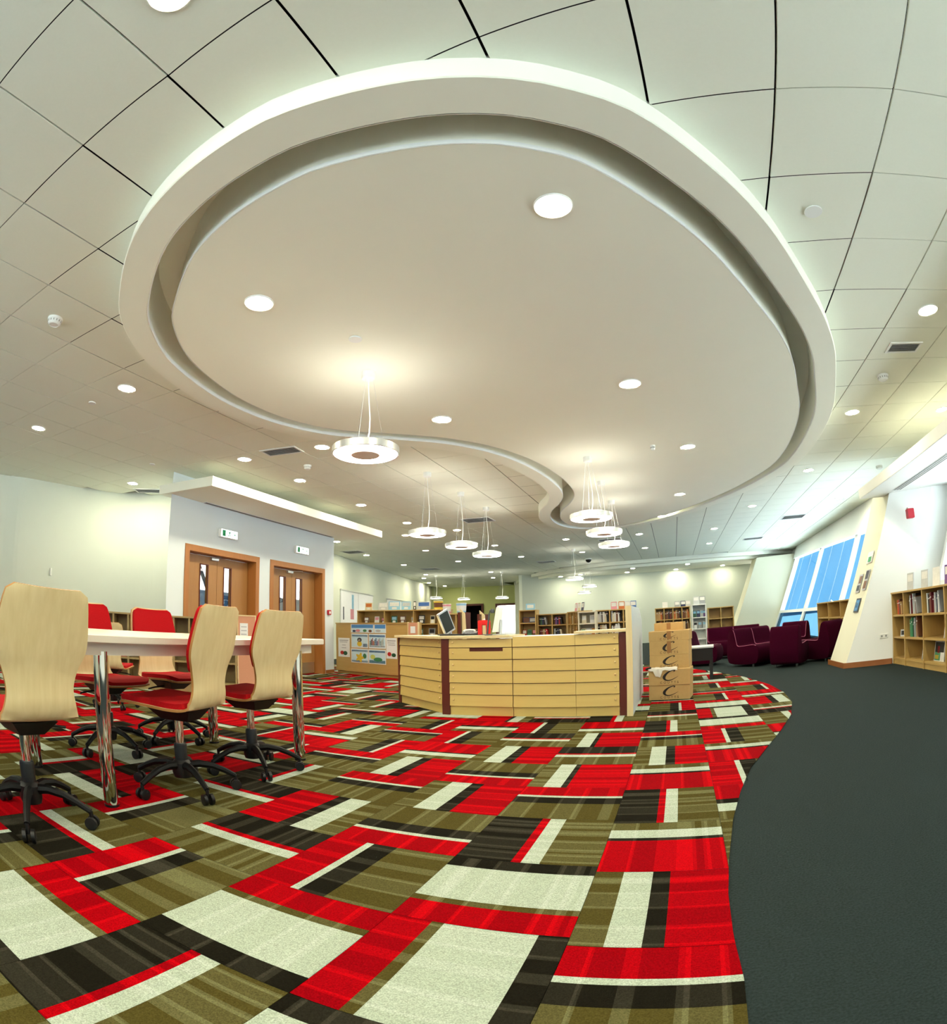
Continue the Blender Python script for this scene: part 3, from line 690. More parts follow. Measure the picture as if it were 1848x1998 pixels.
# ---- steel braces outside the doors
for i, (a, b, lab) in enumerate((((-7.6, 6.95, 2.3), (-7.6, 7.75, .9), 'long diagonal steel brace seen through the left door'), ((-7.6, 7.65, 1.36), (-7.6, 8.6, 1.30), 'level steel brace seen through the left door pane'),
                                 ((-7.4, 7.75, 1.25), (-7.4, 7.35, .8), 'short leaning steel brace low behind the left door'), ((-6.7, 8.86, 2.1), (-6.7, 8.90, .9), 'upright steel post seen through the right door'), ((-6.7, 8.45, 1.33), (-6.7, 8.80, 1.32), 'level steel rail seen through the right door'))):
    r_ = empty('steel_brace', a, 0, lab, 'steel brace', 'steelwork outside the doors')
    e = tuple(b[k] - a[k] for k in range(3)); r2 = MB().tube([(0, 0, 0), e], .035, 8).build('tube', mat('blue_steel', (.10, .16, .25), rough=.4), r_)
    r3 = MB().tube([tuple(.0 * k for k in e), tuple(.03 * k for k in e)], .05, 8).build('end_plate', mat('blue_steel', (.10, .16, .25)), r_)

# ================================================================== TABLE AND CHAIRS
tz = .006
root = empty('work_table', (-2.585, 2.20, tz), 0, 'long pale laminate table with round chrome legs on the left', 'table')
MB().box(-.465, .465, -.93, .93, .737, .773, bev=.004).build('table_top', laminate, root)
for nm, a in (('apron', (.395, .415, -.86, .86)), ('apron', (-.415, -.395, -.86, .86)), ('apron', (-.395, .395, .84, .86)), ('apron', (-.395, .395, -.86, -.84))):
    MB().box(*a, .683, .7369).build(nm, laminate, root)
for sx in (-1, 1):
    for sy in (-1, 1):
        lg = MB().lathe([(.035, 0.012), (.035, .70)], sx * .385, sy * .74, 28, cap1=True).build('leg', chrome, root, True)
        MB().lathe([(.036, 0), (.036, .012), (.030, .013)], sx * .385, sy * .74, 24, cap0=True, cap1=True).build('foot', black, lg)

def shell_pt(t):
    """profile (y forward, z) and half width at t in 0..1, seat front -> top of back"""
    Y = [.235, .20, .05, -.08, -.155, -.195, -.210, -.212, -.218, -.235, -.262, -.285]
    Z = [.432, .446, .440, .432, .437, .462, .510, .565, .630, .710, .830, .930]
    W = [.170, .208, .212, .205, .192, .180, .166, .158, .176, .213, .205, .186]
    T = [0, .05, .20, .33, .40, .46, .53, .60, .69, .79, .92, 1.0]
    def cr(A):
        for i in range(len(T) - 1):
            if t <= T[i + 1] or i == len(T) - 2:
                u = (t - T[i]) / (T[i + 1] - T[i]); p0 = A[max(i - 1, 0)]; p1 = A[i]; p2 = A[i + 1]; p3 = A[min(i + 2, len(A) - 1)]
                return .5 * (2 * p1 + (p2 - p0) * u + (2 * p0 - 5 * p1 + 4 * p2 - p3) * u * u + (3 * p1 - p0 - 3 * p2 + p3) * u ** 3)
    return cr(Y), cr(Z), cr(W)
def shell_mesh(t0, t1, off0, off1, inset=0.0, nt_=44, nx=12, edge_r=0.0):
    mb = MB(); g = []
    for layer in (off0, off1):
        rows_ = []
        for a in range(nt_ + 1):
            t = t0 + (t1 - t0) * a / nt_
            y, z, w_ = shell_pt(t); y2, z2, _ = shell_pt(min(1, t + .01)); y1, z1, _ = shell_pt(max(0, t - .01))
            ty, tz_ = y2 - y1, z2 - z1; L = math.hypot(ty, tz_); ny, nz_ = tz_ / L, -ty / L      # towards the sitter
            ww = w_ - inset
            # rounded corners at the two ends
            e = min(a, nt_ - a) / nt_ * (t1 - t0) * .95
            rr = .035 if inset == 0 else .03
            if e < rr: ww -= (rr - math.sqrt(max(0, rr * rr - (rr - e) ** 2)))
            row = []
            for i in range(nx + 1):
                u = -1 + 2 * i / nx
                bow = .018 * u * u * (1 if t > .45 else .25)         # sides curl towards the sitter
                o = layer + bow
                row.append((u * ww, y + ny * o, z + nz_ * o))
            rows_.append(row)
        g.append(rows_)
    n1 = nx + 1
    for L_ in range(2):
        base = len(mb.v)
        for row in g[L_]: mb.v += row
        for a in range(nt_):
            for i in range(nx):
                q = [base + a * n1 + i, base + a * n1 + i + 1, base + (a + 1) * n1 + i + 1, base + (a + 1) * n1 + i]
                mb.f.append(q if L_ else q[::-1]); mb.m.append(0)
    B = (nt_ + 1) * n1
    rim = [(0, i) for i in range(nx)] + [(a, nx) for a in range(nt_)] + [(nt_, i) for i in range(nx, 0, -1)] + [(a, 0) for a in range(nt_, 0, -1)]
    for k in range(len(rim)):
        a, b = rim[k], rim[(k + 1) % len(rim)]
        i0, i1 = a[0] * n1 + a[1], b[0] * n1 + b[1]
        mb.f.append([i0, i1, B + i1, B + i0]); mb.m.append(1)
    return mb
def chair_proto():
    root = empty('swivel_chair', (0, 0, 0))
    shell_mesh(0, 1, 0, .012).build('plywood_shell', [maple, ply_edge], root, True)
    shell_mesh(.665, .985, .012, .034, .012, 24, 10).build('back_pad', [redfab, redfab], root, True)
    shell_mesh(.02, .40, .012, .038, .012, 24, 10).build('seat_pad', [redfab, redfab], root, True)
    m = MB(); m.hexa([(-.06, -.09, .372), (.06, -.09, .372), (.06, .07, .372), (-.06, .07, .372), (-.11, -.13, .428), (.11, -.13, .428), (.11, .12, .428), (-.11, .12, .428)])
    m.build('tilt_mechanism', black, root)
    MB().tube([(.06, 0, .39), (.16, .0, .385), (.22, 0, .375)], [.006, .006, .006], 8).build('lever', black, root)
    MB().lathe([(.022, .20), (.022, .385)], n=20).build('gas_column', chrome, root, True)
    MB().lathe([(.030, .09), (.034, .24), (.030, .25), (.022, .251)], n=20).build('column_sleeve', black, root, True)
    MB().lathe([(.045, .075), (.052, .10), (.050, .15), (.034, .165)], n=20, cap0=True).build('base_hub', black, root, True)
    for k in range(5):
        a = 2 * math.pi * k / 5 + .35; c, s = math.cos(a), math.sin(a); P = []
        for r_, z in ((.03, .135), (.09, .142), (.16, .130), (.22, .105), (.275, .075)): P.append((r_ * c, r_ * s, z))
        lg = MB().tube(P, [.022, .020, .017, .015, .013], 8).build('base_leg', blackm, root, True)
        w_ = MB(); px, py = .275 * c, .275 * s; tx, ty = -s, c
        for d in (-.018, .018):
            rings = []
            for h, rr in ((-.009, .020), (-.008, .027), (.008, .027), (.009, .020)):
                rings.append([(px + tx * (d + h) + c * rr * math.cos(2 * math.pi * i / 14), py + ty * (d + h) + s * rr * math.cos(2 * math.pi * i / 14), .0275 + rr * math.sin(2 * math.pi * i / 14)) for i in range(14)])
            w_.loft(rings, 0, True, True)
        w_.tube([(px, py, .035), (px, py, .078)], .009, 8)
        w_.build('caster', black, lg, True)
    return root
CH = chair_proto(); first_chair = True
def chair(x, y, face_deg, label):
    """face_deg: direction the sitter looks, degrees from +X ccw"""
    global first_chair
    o = CH if first_chair else copy_tree(CH); first_chair = False
    o.location = (x, y, tz); o.rotation_euler = (0, 0, R(face_deg - 90)); tag(o, label, 'chair', 'swivel chairs around the work table')
chair(-2.20, 1.03, 181, 'nearest wooden-backed swivel chair at the left picture edge, seen from behind')
chair(-2.20, 1.93, 196, 'turned wooden-backed swivel chair with red seat, middle of the near side')
chair(-2.25, 2.54, 180, 'wooden-backed swivel chair at the near side by the table end')
chair(-3.16, 2.14, 2, 'red-fronted swivel chair on the far table side, half hidden by the nearest chair')
chair(-3.24, 2.79, -2, 'red-fronted swivel chair on the far table side, nearest the doors')
chair(-4.72, 3.28, 128, 'small wooden chair back peeping up farther behind the table')
bpy.data.objects['swivel_chair.005'].scale = (.86, .86, .86)

# ================================================================== SHELVES AND BOOKS
def shelf(label, cat, x, y, rz, xs, zs, depth, z0=0.0, plinth=.06, th=.022, back=True, m=None, mv=None, group=None, name='bookcase', ztop=None, skip=()):
    """xs: divider positions along the front, zs: board heights (last = top); local front at y=0"""
    m = m or beech; mv = mv or beechv
    root = empty(name, (x, y, z0), R(rz), label, cat, group)
    W0, W1 = xs[0], xs[-1]
    for i, px in enumerate(xs):
        a = px if i == 0 else (px - th if i == len(xs) - 1 else px - th / 2)
        MB().box(a, a + th, .0, depth, .0, zs[-1] - th, bev=.0015).build('side_panel' if i in (0, len(xs) - 1) else 'divider', mv, root)
    MB().box(W0 - .004, W1 + .004, -.006, depth, zs[-1] - th, zs[-1], bev=.002).build('top_board', m, root)
    for zz in zs[:-1]:
        for i in range(len(xs) - 1):
            a = xs[i] + (th if i == 0 else th / 2); b = xs[i + 1] - (th if i == len(xs) - 2 else th / 2)
            MB().box(a, b, .006, depth - .01, zz - th, zz).build('shelf_board', m, root)
    if plinth > .01: MB().box(W0 + th, W1 - th, .015, .033, 0, zs[0] - th).build('plinth', m, root)
    if back: MB().box(W0 + th, W1 - th, depth - .010, depth - .002, .0, zs[-1] - th).build('back_panel', m, root)
    return root
BM = {}
BCOL = {'black': (.012, .012, .014), 'dark red': (.13, .008, .014), 'red': (.50, .02, .02), 'orange': (.60, .16, .03), 'tan': (.50, .32, .14), 'cream': (.72, .64, .45), 'white': (.78, .78, .76), 'grey': (.34, .36, .38), 'light grey': (.55, .58, .60), 'green': (.06, .26, .12), 'dark green': (.02, .10, .05), 'blue': (.05, .14, .42), 'navy': (.02, .03, .10), 'brown': (.16, .06, .025), 'purple': (.16, .07, .25), 'pink': (.75, .30, .36), 'yellow': (.80, .58, .05), 'sky blue': (.30, .58, .80)}
for nm, c in BCOL.items(): BM[nm] = mat('book_cover_' + nm.replace(' ', '_'), c, tuple(x * .75 for x in c), rough=.5, scale=20)
def book_mesh():
    mb = MB()
    mb.box(.08, .92, .02, .97, .02, .98, 1)                     # pages
    mb.box(0, .08, 0, 1, 0, 1, 0); mb.box(.92, 1, 0, 1, 0, 1, 0); mb.hexa([(.08, 0, 0), (.92, 0, 0), (.92, .03, 0), (.08, .03, 0), (.08, 0, 1), (.92, 0, 1), (.92, .03, 1), (.08, .03, 1)], 0)
    mb.box(.15, .85, -.004, 0, .74, .80, 1)   # spine label
    return mb.mesh('book', [BM['black'], paper])
BOOK = book_mesh()
def put(o, root, lx, ly, lz, lrz=0.0, tilt=0.0):
    a = root.rotation_euler.z; c, s = math.cos(a), math.sin(a)
    o.location = (root.location.x + c * lx - s * ly, root.location.y + s * lx + c * ly, root.location.z + lz)
    o.rotation_euler = (0, tilt, a + lrz)
def book(root, col, lx, ly, lz, wd, dp, ht, label, group, tilt=0.0, lrz=0.0):
    o = bpy.data.objects.new('book', BOOK); C.objects.link(o)
    o.material_slots[0].link = 'OBJECT'; o.material_slots[0].material = BM[col]
    o.scale = (wd, dp, ht); put(o, root, lx, ly, lz, lrz, tilt)
    return tag(o, label, 'book', group)
brng = random.Random(5)
def book_row(root, spec, lx, lz, where, group, depth=.16, ly=.03, hmax=.24, lean=True):
    """spec: colour list; books upright from lx to the right"""
    n = len(spec)
    cnt = {}
    for k, col in enumerate(spec):
        wd = brng.uniform(.020, .040); ht = hmax * brng.uniform(.78, 1.0)
        cnt[col] = cnt.get(col, 0) + 1
        last = lean and k == n - 1 and n > 3
        ti = .16 if last and ht > wd else 0.0
        x = lx + (0.012 if last else 0)
        lab = '%s book, %s from the left %s' % (col, ORD[k] if k < 20 else str(k), where)
        if last: book(root, col, x + ht * math.sin(ti) * 0 , ly, lz + (wd * math.sin(ti) if ti else 0), wd, depth, ht, lab, group, -ti)
        else: book(root, col, x, ly + brng.uniform(0, .02), lz, wd, depth, ht, lab, group)
        lx += wd + .0015
    return lx
def standee(root, lx, ly, lz, wd, ht, cover, label, group, art, lrz=0.0, cat='book', name='display_book', lean=.14, th=.014):
    """a book or leaflet displayed face out, leaning back; art = list of (x0,x1,z0,z1,material) in 0..1 on its face"""
    t = empty(name, (0, 0, 0), 0, label, cat, group); put(t, root, lx, ly, lz, lrz)
    s = math.sin(lean); c = math.cos(lean)
    def slab(x0, x1, z0, z1, y0, y1, m, nm):
        P = lambda x, y, z: ((x - .5) * wd, y * c + z * ht * s, z * ht * c - y * s)
        MB().hexa([P(x0, y0, z0), P(x1, y0, z0), P(x1, y1, z0), P(x0, y1, z0), P(x0, y0, z1), P(x1, y0, z1), P(x1, y1, z1), P(x0, y1, z1)]).build(nm, m, t)
    slab(0, 1, 0, 1, 0, .002, cover, 'front_cover'); slab(.015, 1, .01, .99, .0021, th - .0021, paper, 'pages'); slab(0, 1, 0, 1, th - .002, th, cover, 'back_cover')
    for x0, x1, z0, z1, m in art: slab(x0, x1, z0, z1, -.0012, -.0002, m, 'cover_print')
    return t

# ---- right wall bookcase
sR = shelf('low beech bookcase against the right-hand wall, nearest the camera', 'bookcase', 2.95, 7.24, -90, [0, .42, 1.01, 1.62, 2.25, 2.9], [.085, .345, .615, .895], .30, group='beech bookcases')
GB = 'books in the right bookcase'
def rb(spec, lx, row, where, hmax, dp=.16): book_row(sR, spec, lx, [.085, .345, .615][row], where, GB, dp, hmax=hmax)
rb(['orange', 'red', 'tan', 'brown', 'orange', 'tan'], .09, 2, 'in the first top bay, right bookcase', .19)
rb(['black', 'white', 'light grey', 'dark red', 'dark red', 'light grey', 'light grey', 'black', 'brown', 'grey'], .50, 2, 'in the second top bay, right bookcase', .235)
rb(['white', 'black', 'brown', 'dark red', 'dark red', 'grey', 'light grey', 'navy', 'black', 'white', 'grey'], 1.09, 2, 'in the third top bay, right bookcase', .235)
rb(['dark red', 'black', 'red', 'navy', 'tan', 'grey', 'white', 'brown'], 1.70, 2, 'in the fourth top bay, right bookcase', .235)
rb(['green', 'green', 'dark green', 'black', 'black', 'grey', 'tan', 'cream', 'brown'], .53, 1, 'in the second middle bay, right bookcase', .235)
rb(['green', 'black', 'grey', 'white', 'brown'], 1.68, 1, 'in the fourth middle bay, right bookcase', .22)
standee(sR, .27, .06, .345, .13, .085, BM['light grey'], 'small grey booklet lying open in the right bookcase, first bay', GB, [(.1, .5, .2, .8, BM['black'])], .5)
standee(sR, .75, .10, .085, .15, .20, BM['black'], 'black and yellow book leaning in the bottom second bay, right bookcase', GB, [(.05, .95, .02, .3, BM['yellow']), (.2, .8, .4, .7, BM['light grey'])], -.5)
standee(sR, 1.24, .10, .085, .27, .215, BM['white'], 'large green and black picture book face out, right bookcase', GB, [(.05, .93, .45, .95, BM['black']), (.05, .6, .04, .45, BM['green']), (.3, .5, .4, .75, BM['red']), (.1, .45, .1, .3, BM['yellow'])])
standee(sR, 1.45, .08, .345, .14, .17, BM['tan'], 'tan book leaning at the right of the empty middle bay, right bookcase', GB, [(.1, .9, .1, .9, BM['brown'])], -.7)
standee(sR, .36, .05, .085, .10, .05, BM['pink'], 'small pinkish booklet at the bottom of the first bay, right bookcase', GB, [(.1, .9, .2, .8, BM['cream'])], .2)
for k, (lx, nm, c) in enumerate(((.47, 'leftmost', 'light grey'), (.88, 'second', 'light grey'), (1.18, 'third', 'white'), (1.47, 'rightmost', 'purple'))):
    standee(sR, lx, .09 + .02 * k, .895, .17, .20, BM[c], '%s book standing up on top of the right bookcase' % nm, 'books standing on the right bookcase', [(.1, .9, .5, .9, BM['white'])], .1, lean=.10)

# ---- bookcase behind the near fin
sF = shelf('beech bookcase under the far windows, half hidden by the leaning fin', 'bookcase', 2.95, 11.4, -90, [0, .84, 1.65, 2.45, 2.95], [.085, .345, .615, .895], .30, group='beech bookcases')

# ---- cubby shelf on the left
cub = shelf('low beech pigeonhole unit coloured as in shade behind the work table', 'shelf unit', -6.36, 4.03, 41.4, [0.0] + [.14 + .20 * k for k in range(10)], [.13, .385, .66, .925], .26, plinth=.10, group='pigeonhole units', name='pigeonhole_unit', m=mat('shaded_beech', (.36, .27, .12), (.30, .22, .09), rough=.5), mv=mat('shaded_beech', (.36, .27, .12)))  # beech recoloured darker, the shade is put into its colour
GP = 'things in the pigeonholes'
standee(cub, .45, .08, .385, .10, .10, BM['red'], 'small red toy-like booklet in a pigeonhole left of the table leg', GP, [(.2, .8, .2, .8, BM['orange'])], .3)
root = empty('notice_board', (-4.885, 5.325, .006), R(41.4), 'tall pinkish notice board with a white paper note beside the doors', 'notice board')
MB().box(0, .21, 0, .03, .08, .955).build('panel', pinkb, root)
for a in ((-.012, 0, 0.0, .97), (.21, .222, 0.0, .97)): MB().box(a[0], a[1], -.004, .034, a[2], a[3]).build('frame_post', maple, root)
MB().box(0, .21, -.004, .034, .955, .97).build('frame_rail', maple, root)
MB().box(-.012, .222, -.12, .15, 0, .012).build('foot', alu, root)
nt_ = MB().box(.02, .12, -.0035, -.001, .70, .87).build('paper_note', paper, root)
for k in range(3): MB().box(.035, .105, -.0045, -.0036, .73 + k * .045, .742 + k * .045).build('print_line', gry, nt_)

# ---- poster panel (back of a low bookcase) with posters
pr = empty('bookcase_back_panel', (-5.99, 9.262, .006), R(-20.86), 'wide beech bookcase back covered with blue posters', 'bookcase')
MB().box(0, 1.98, 0, .03, .10, .92).build('panel', beech, pr); MB().box(-.004, 1.984, -.012, .30, .92, .94).build('top_board', beech, pr)
MB().box(.0, 1.98, .03, .30, .0, .10).build('plinth', beech, pr); MB().box(0, .03, .03, .30, .10, .92).build('side_panel', beechv, pr); MB().box(1.95, 1.98, .03, .30, .10, .92).build('side_panel', beechv, pr)
MB().box(0, 1.98, -.008, 0, .055, .10).build('base_rail', beech, pr)
blue_h = mat('poster_header_blue', (.07, .25, .60)); sky = mat('poster_pale_blue', (.50, .72, .86), (.62, .80, .90), rough=.6, scale=9); yel = BM['yellow']; grn = BM['green']
def poster(x0, x1, z0, z1, label, art, base=None):
    t = empty('poster', (0, 0, 0), 0, label, 'poster', 'posters on the bookcase back'); put(t, pr, x0 - .1, -.0015, z0)
    W_, H_ = x1 - x0, z1 - z0
    MB().box(0, W_, -.0015, 0, 0, H_).build('sheet', paper, t)
    for (a, b, c, d, m, nm) in art: MB().box(a * W_, b * W_, -.003, -.0016, c * H_, d * H_).build(nm, m, t)
    return t
def blob(t, W_, H_, cx, cz, rx, rz, m, nm, lobes=0):
    pts = []
    for k in range(20):
        a = 2 * math.pi * k / 20; q = 1 + (.35 * math.cos(lobes * a) if lobes else 0)
        pts.append((cx * W_ + rx * W_ * q * math.cos(a), cz * H_ + rz * H_ * q * math.sin(a)))
    mb = MB().loft([[(x, -.0045, z) for x, z in pts], [(x, -.0031, z) for x, z in pts]], 0, True, True); mb.build(nm, m, t)
t = poster(.17, .52, .31, .66, 'white text poster at the left of the bookcase back', [(.12, .88, .84, .9, gry, 'text_line'), (.15, .8, .76, .80, gry, 'text_line'), (.35, .65, .60, .64, gry, 'text_line'), (.3, .7, .46, .5, gry, 'text_line')])
blob(t, .35, .35, .35, .22, .16, .10, BM['red'], 'picture'); blob(t, .35, .35, .62, .2, .18, .11, BM['dark green'], 'picture')
t = poster(.56, 1.21, .76, .915, 'long blue poster with coloured shapes, top left of the poster block', [(.03, .97, .55, .93, blue_h, 'header'), (.03, .97, .07, .55, sky, 'picture')])
blob(t, .65, .155, .15, .2, .07, .12, BM['navy'], 'shape'); blob(t, .65, .155, .32, .25, .10, .15, BM['pink'], 'shape'); blob(t, .65, .155, .62, .25, .08, .15, grn, 'shape'); blob(t, .65, .155, .85, .22, .07, .14, BM['brown'], 'shape')
t = poster(1.22, 1.53, .76, .915, 'pale blue poster with a grey shape, top right of the poster block', [(.05, .95, .5, .92, blue_h, 'header'), (.05, .95, .07, .5, sky, 'picture')]); blob(t, .31, .155, .35, .25, .22, .12, gry, 'shape')
t = poster(.57, 1.05, .49, .745, 'blue poster with a yellow-bodied round figure, middle left of the block', [(.04, .96, .08, .95, sky, 'picture'), (.04, .96, .78, .92, blue_h, 'header'), (.7, .96, .08, .3, BM['blue'], 'corner_patch')])
blob(t, .48, .255, .5, .28, .14, .18, yel, 'figure'); blob(t, .48, .255, .5, .56, .13, .16, dk, 'figure'); blob(t, .48, .255, .5, .5, .09, .1, BM['cream'], 'figure')
t = poster(1.07, 1.52, .49, .745, 'blue poster showing a row of coloured books, middle right of the block', [(.04, .96, .08, .95, sky, 'picture'), (.04, .96, .78, .92, blue_h, 'header')] + [(.06 + .07 * k, .12 + .07 * k, .22, .52 + .1 * (k % 3), BM[c], 'book_picture') for k, c in enumerate(['green', 'brown', 'red', 'orange', 'navy', 'blue', 'purple', 'pink', 'grey', 'dark green', 'cream', 'tan'])] + [(.04, .96, .12, .2, gry, 'shelf_picture')])
t = poster(.56, 1.05, .22, .475, 'blue poster with a large yellow starfish, bottom left of the block', [(.04, .96, .06, .95, sky, 'picture'), (.04, .96, .78, .92, blue_h, 'header'), (.04, .96, .06, .18, BM['blue'], 'sea_band')])
blob(t, .49, .255, .52, .38, .20, .28, yel, 'starfish', 5); blob(t, .49, .255, .8, .5, .1, .18, grn, 'plant')
t = poster(1.06, 1.52, .22, .475, 'blue poster with green animals on water, bottom right of the block', [(.04, .96, .06, .95, sky, 'picture'), (.04, .96, .78, .92, blue_h, 'header'), (.04, .96, .06, .26, mat('poster_teal', (.02, .25, .42)), 'sea_band')])
blob(t, .46, .255, .55, .32, .25, .14, grn, 'animal'); blob(t, .46, .255, .25, .48, .14, .16, mat('lime', (.55, .62, .15)), 'animal')
t = poster(1.53, 1.80, .33, .68, 'white text poster at the right of the bookcase back', [(.12, .88, .84, .9, gry, 'text_line'), (.15, .8, .74, .78, gry, 'text_line'), (.2, .85, .64, .68, gry, 'text_line')])
blob(t, .27, .35, .3, .22, .18, .10, BM['red'], 'picture'); blob(t, .27, .35, .7, .18, .2, .09, BM['dark green'], 'picture')
root = empty('pink_sign_board', (-4.12, 8.50, .70), R(-20.86), 'small pink board with a white label above the counter wing', 'sign')
MB().box(0, .23, 0, .02, -.694, .24).build('board', pinkb, root); 
for a in (-.008, .222): MB().box(a, a + .016, -.004, .024, -.694, .25).build('edge_strip', maple, root)
MB().box(.06, .17, -.003, -.0005, .07, .18).build('white_label', paper, root)

# ---- display shelf behind the panel
sD = shelf('tall beech display shelf with picture books behind the poster panel', 'bookcase', -6.56, 11.0, 0, [0, .67, 1.36, 1.98, 2.12], [.10, .36, .65, .945, 1.235], .30, group='beech bookcases')
GD = 'books on the display shelf'
def face_row(root, items, lz, where, group, ly=.10):
    for lx, wd, ht, c, c2, nm in items:
        standee(root, lx, ly, lz, wd, ht, BM[c], '%s %s' % (nm, where), group, [(.12, .88, .5, .88, BM[c2]), (.25, .75, .1, .4, BM['white'])])
face_row(sD, [(.17, .12, .15, 'brown', 'white', 'dark brown picture book, left'), (.43, .11, .16, 'white', 'pink', 'white and pink picture book, centre'), (.59, .10, .14, 'brown', 'pink', 'brown and pink picture book, right')], .945, 'in the first top bay of the display shelf', GD)
face_row(sD, [(.85, .14, .17, 'dark green', 'sky blue', 'green picture book, left'), (1.05, .13, .17, 'brown', 'white', 'brown picture book, centre'), (1.29, .08, .15, 'tan', 'grey', 'narrow tan book, right')], .945, 'in the second top bay of the display shelf', GD)
face_row(sD, [(1.49, .14, .18, 'black', 'white', 'black and white animal picture book'), (1.74, .10, .17, 'cream', 'black', 'cream book with black corner'), (1.92, .08, .16, 'orange', 'red', 'orange book')], .945, 'in the third top bay of the display shelf', GD)
face_row(sD, [(1.45, .13, .19, 'dark green', 'white', 'round-pictured green book'), (1.72, .14, .20, 'grey', 'black', 'grey and black book'), (1.90, .08, .15, 'green', 'grey', 'small green book')], .65, 'in the lower third bay of the display shelf', GD)
for lx, wd, ht, c, c2, nm in ((.22, .18, .17, 'cream', 'orange', 'cream and orange picture book'), (.58, .24, .17, 'light grey', 'white', 'pale grey picture book'), (.85, .28, .19, 'sky blue', 'white', 'wide sky-blue picture book'), (1.13, .22, .18, 'sky blue', 'light grey', 'blue-grey picture book'), (1.33, .06, .18, 'black', 'white', 'narrow black book'), (1.54, .30, .17, 'light grey', 'blue', 'pale book with a blue swoosh')):
    standee(sD, lx, .12, 1.235, wd, ht, BM[c], '%s standing on top of the display shelf' % nm, 'books standing on the display shelf', [(.1, .9, .45, .9, BM[c2]), (.3, .7, .12, .35, BM['white'])], lean=.08)
def tub(root_, lx, ly, lz, r, h, m1, m2, label, cat='tub'):
    t = empty('paper_tub', (0, 0, 0), 0, label, cat, 'tubs on the shelves'); put(t, root_, lx, ly, lz)
    MB().lathe([(r * .85, 0), (r, h), (r * .97, h), (r * .83, .006)], n=20, cap0=True).build('tub_wall', m1, t, True)
    MB().lathe([(r * .90, h * .25), (r * .985, h * .8)], n=20).build('printed_band', m2, t, True)
    MB().lathe([(r * 1.03, h), (r * 1.03, h + .01), (.001, h + .012)], n=20).build('lid', white, t, True)
tub(sD, 1.86, .15, 1.235, .10, .17, yel, BM['brown'], 'yellow tub with dark figures on top of the display shelf')

# ---- middle display units behind the counter
sM = shelf('narrow beech display unit behind the tilted monitor', 'bookcase', -3.98, 9.4, 0, [0, .34, .44], [.10, .42, .74, 1.10], .28, group='beech bookcases')
tub(sM, .12, .14, 1.10, .075, .16, BM['pink'], BM['white'], 'pink and white tub on the unit behind the monitor')
for k, (x, y) in enumerate(((-3.36, 9.0), (-3.02, 9.0))):
    r_ = empty('slanted_display_rack', (x, y, .006), R(-8), '%s slanted wooden display rack with red-brown face behind the counter' % ('left' if k == 0 else 'right'), 'display rack', 'slanted display racks')
    MB().box(-.10, -.02, 0, .30, 0, 1.10 - .04 * k).build('side_panel', dark_oak, r_)
    MB().hexa([(-.02, 0, .05), (.09, 0, .05), (.09, .02, .05), (-.02, .02, .05), (-.06, 0, 1.16 - .04 * k), (.03, 0, 1.08 - .04 * k), (.03, .02, 1.08 - .04 * k), (-.06, .02, 1.16 - .04 * k)]).build('slanted_front', maple, r_)
    MB().box(.02, .10, .02, .30, .80, .82).build('ledge', beech, r_)
tub(sM, .39, .14, 1.10, .09, .17, BM['sky blue'], BM['white'], 'pale blue tub beside the pink tub behind the monitor')

# ---- shelves in the middle distance (from behind the white monitor to the boxes)
GC = 'books on the middle shelves'
s1 = shelf('beech display unit with a photo, left end of the middle shelves', 'bookcase', -3.22, 12.0, 0, [0, .37], [.10, .36, .64, .92, 1.19], .30, group='beech bookcases')
standee(s1, .19, .12, .92, .28, .12, BM['navy'], 'wide dark photograph displayed at the left of the middle shelves', GC, [(.05, .5, .1, .9, BM['brown']), (.55, .95, .2, .8, BM['light grey'])], cat='photograph')
for lx, c, c2 in ((.08, 'red', 'white'), (.19, 'green', 'dark green'), (.30, 'brown', 'pink')): standee(s1, lx, .12, .64, .09, .13, BM[c], '%s picture book below the photograph, middle shelves' % c, GC, [(.1, .9, .4, .9, BM[c2])])
standee(s1, .22, .12, 1.19, .20, .14, BM['sky blue'], 'pale blue notice standing on the left of the middle shelves', GC, [(.15, .85, .3, .8, BM['white'])], cat='notice')
s2 = shelf('two-bay beech bookcase right of the photo display unit', 'bookcase', -2.84, 12.05, 0, [0, .32, .64], [.10, .36, .61, .86, 1.09], .30, group='beech bookcases')
book_row(s2, ['black', 'dark green', 'navy', 'black', 'grey'], .04, .86, 'upper left bay of the two-bay bookcase', GC, hmax=.17)
book_row(s2, ['brown', 'purple', 'navy', 'red', 'black'], .35, .86, 'upper right bay of the two-bay bookcase', GC, hmax=.17)
book_row(s2, ['dark red', 'brown', 'tan', 'brown', 'red'], .05, .61, 'lower left bay of the two-bay bookcase', GC, hmax=.16)
book_row(s2, ['light grey', 'black', 'navy', 'black', 'cream'], .35, .61, 'lower right bay of the two-bay bookcase', GC, hmax=.18)
s3 = shelf('turned beech bookcase joining the middle shelves at an angle', 'bookcase', -2.18, 12.0, -62, [0, .19, .38, .57, .76], [.10, .36, .61, .86, 1.11], .28, group='beech bookcases')
for b_ in range(4):
    for r_ in (0, 1):
        book_row(s3, brng.sample(['brown', 'tan', 'cream', 'orange', 'dark red', 'brown', 'tan', 'grey'], 4), .025 + .19 * b_, (.61, .86)[r_], 'in the %s %s bay of the turned bookcase' % (ORD[b_], ('lower', 'upper')[r_]), GC, hmax=.20)
for lx, c in ((.25, 'pink'), (.45, 'cream'), (.66, 'navy')): standee(s3, lx, .1, 1.11, .14, .17, BM[c], '%s book standing on top of the turned bookcase' % c, GC, [(.1, .9, .4, .9, BM['white'])])
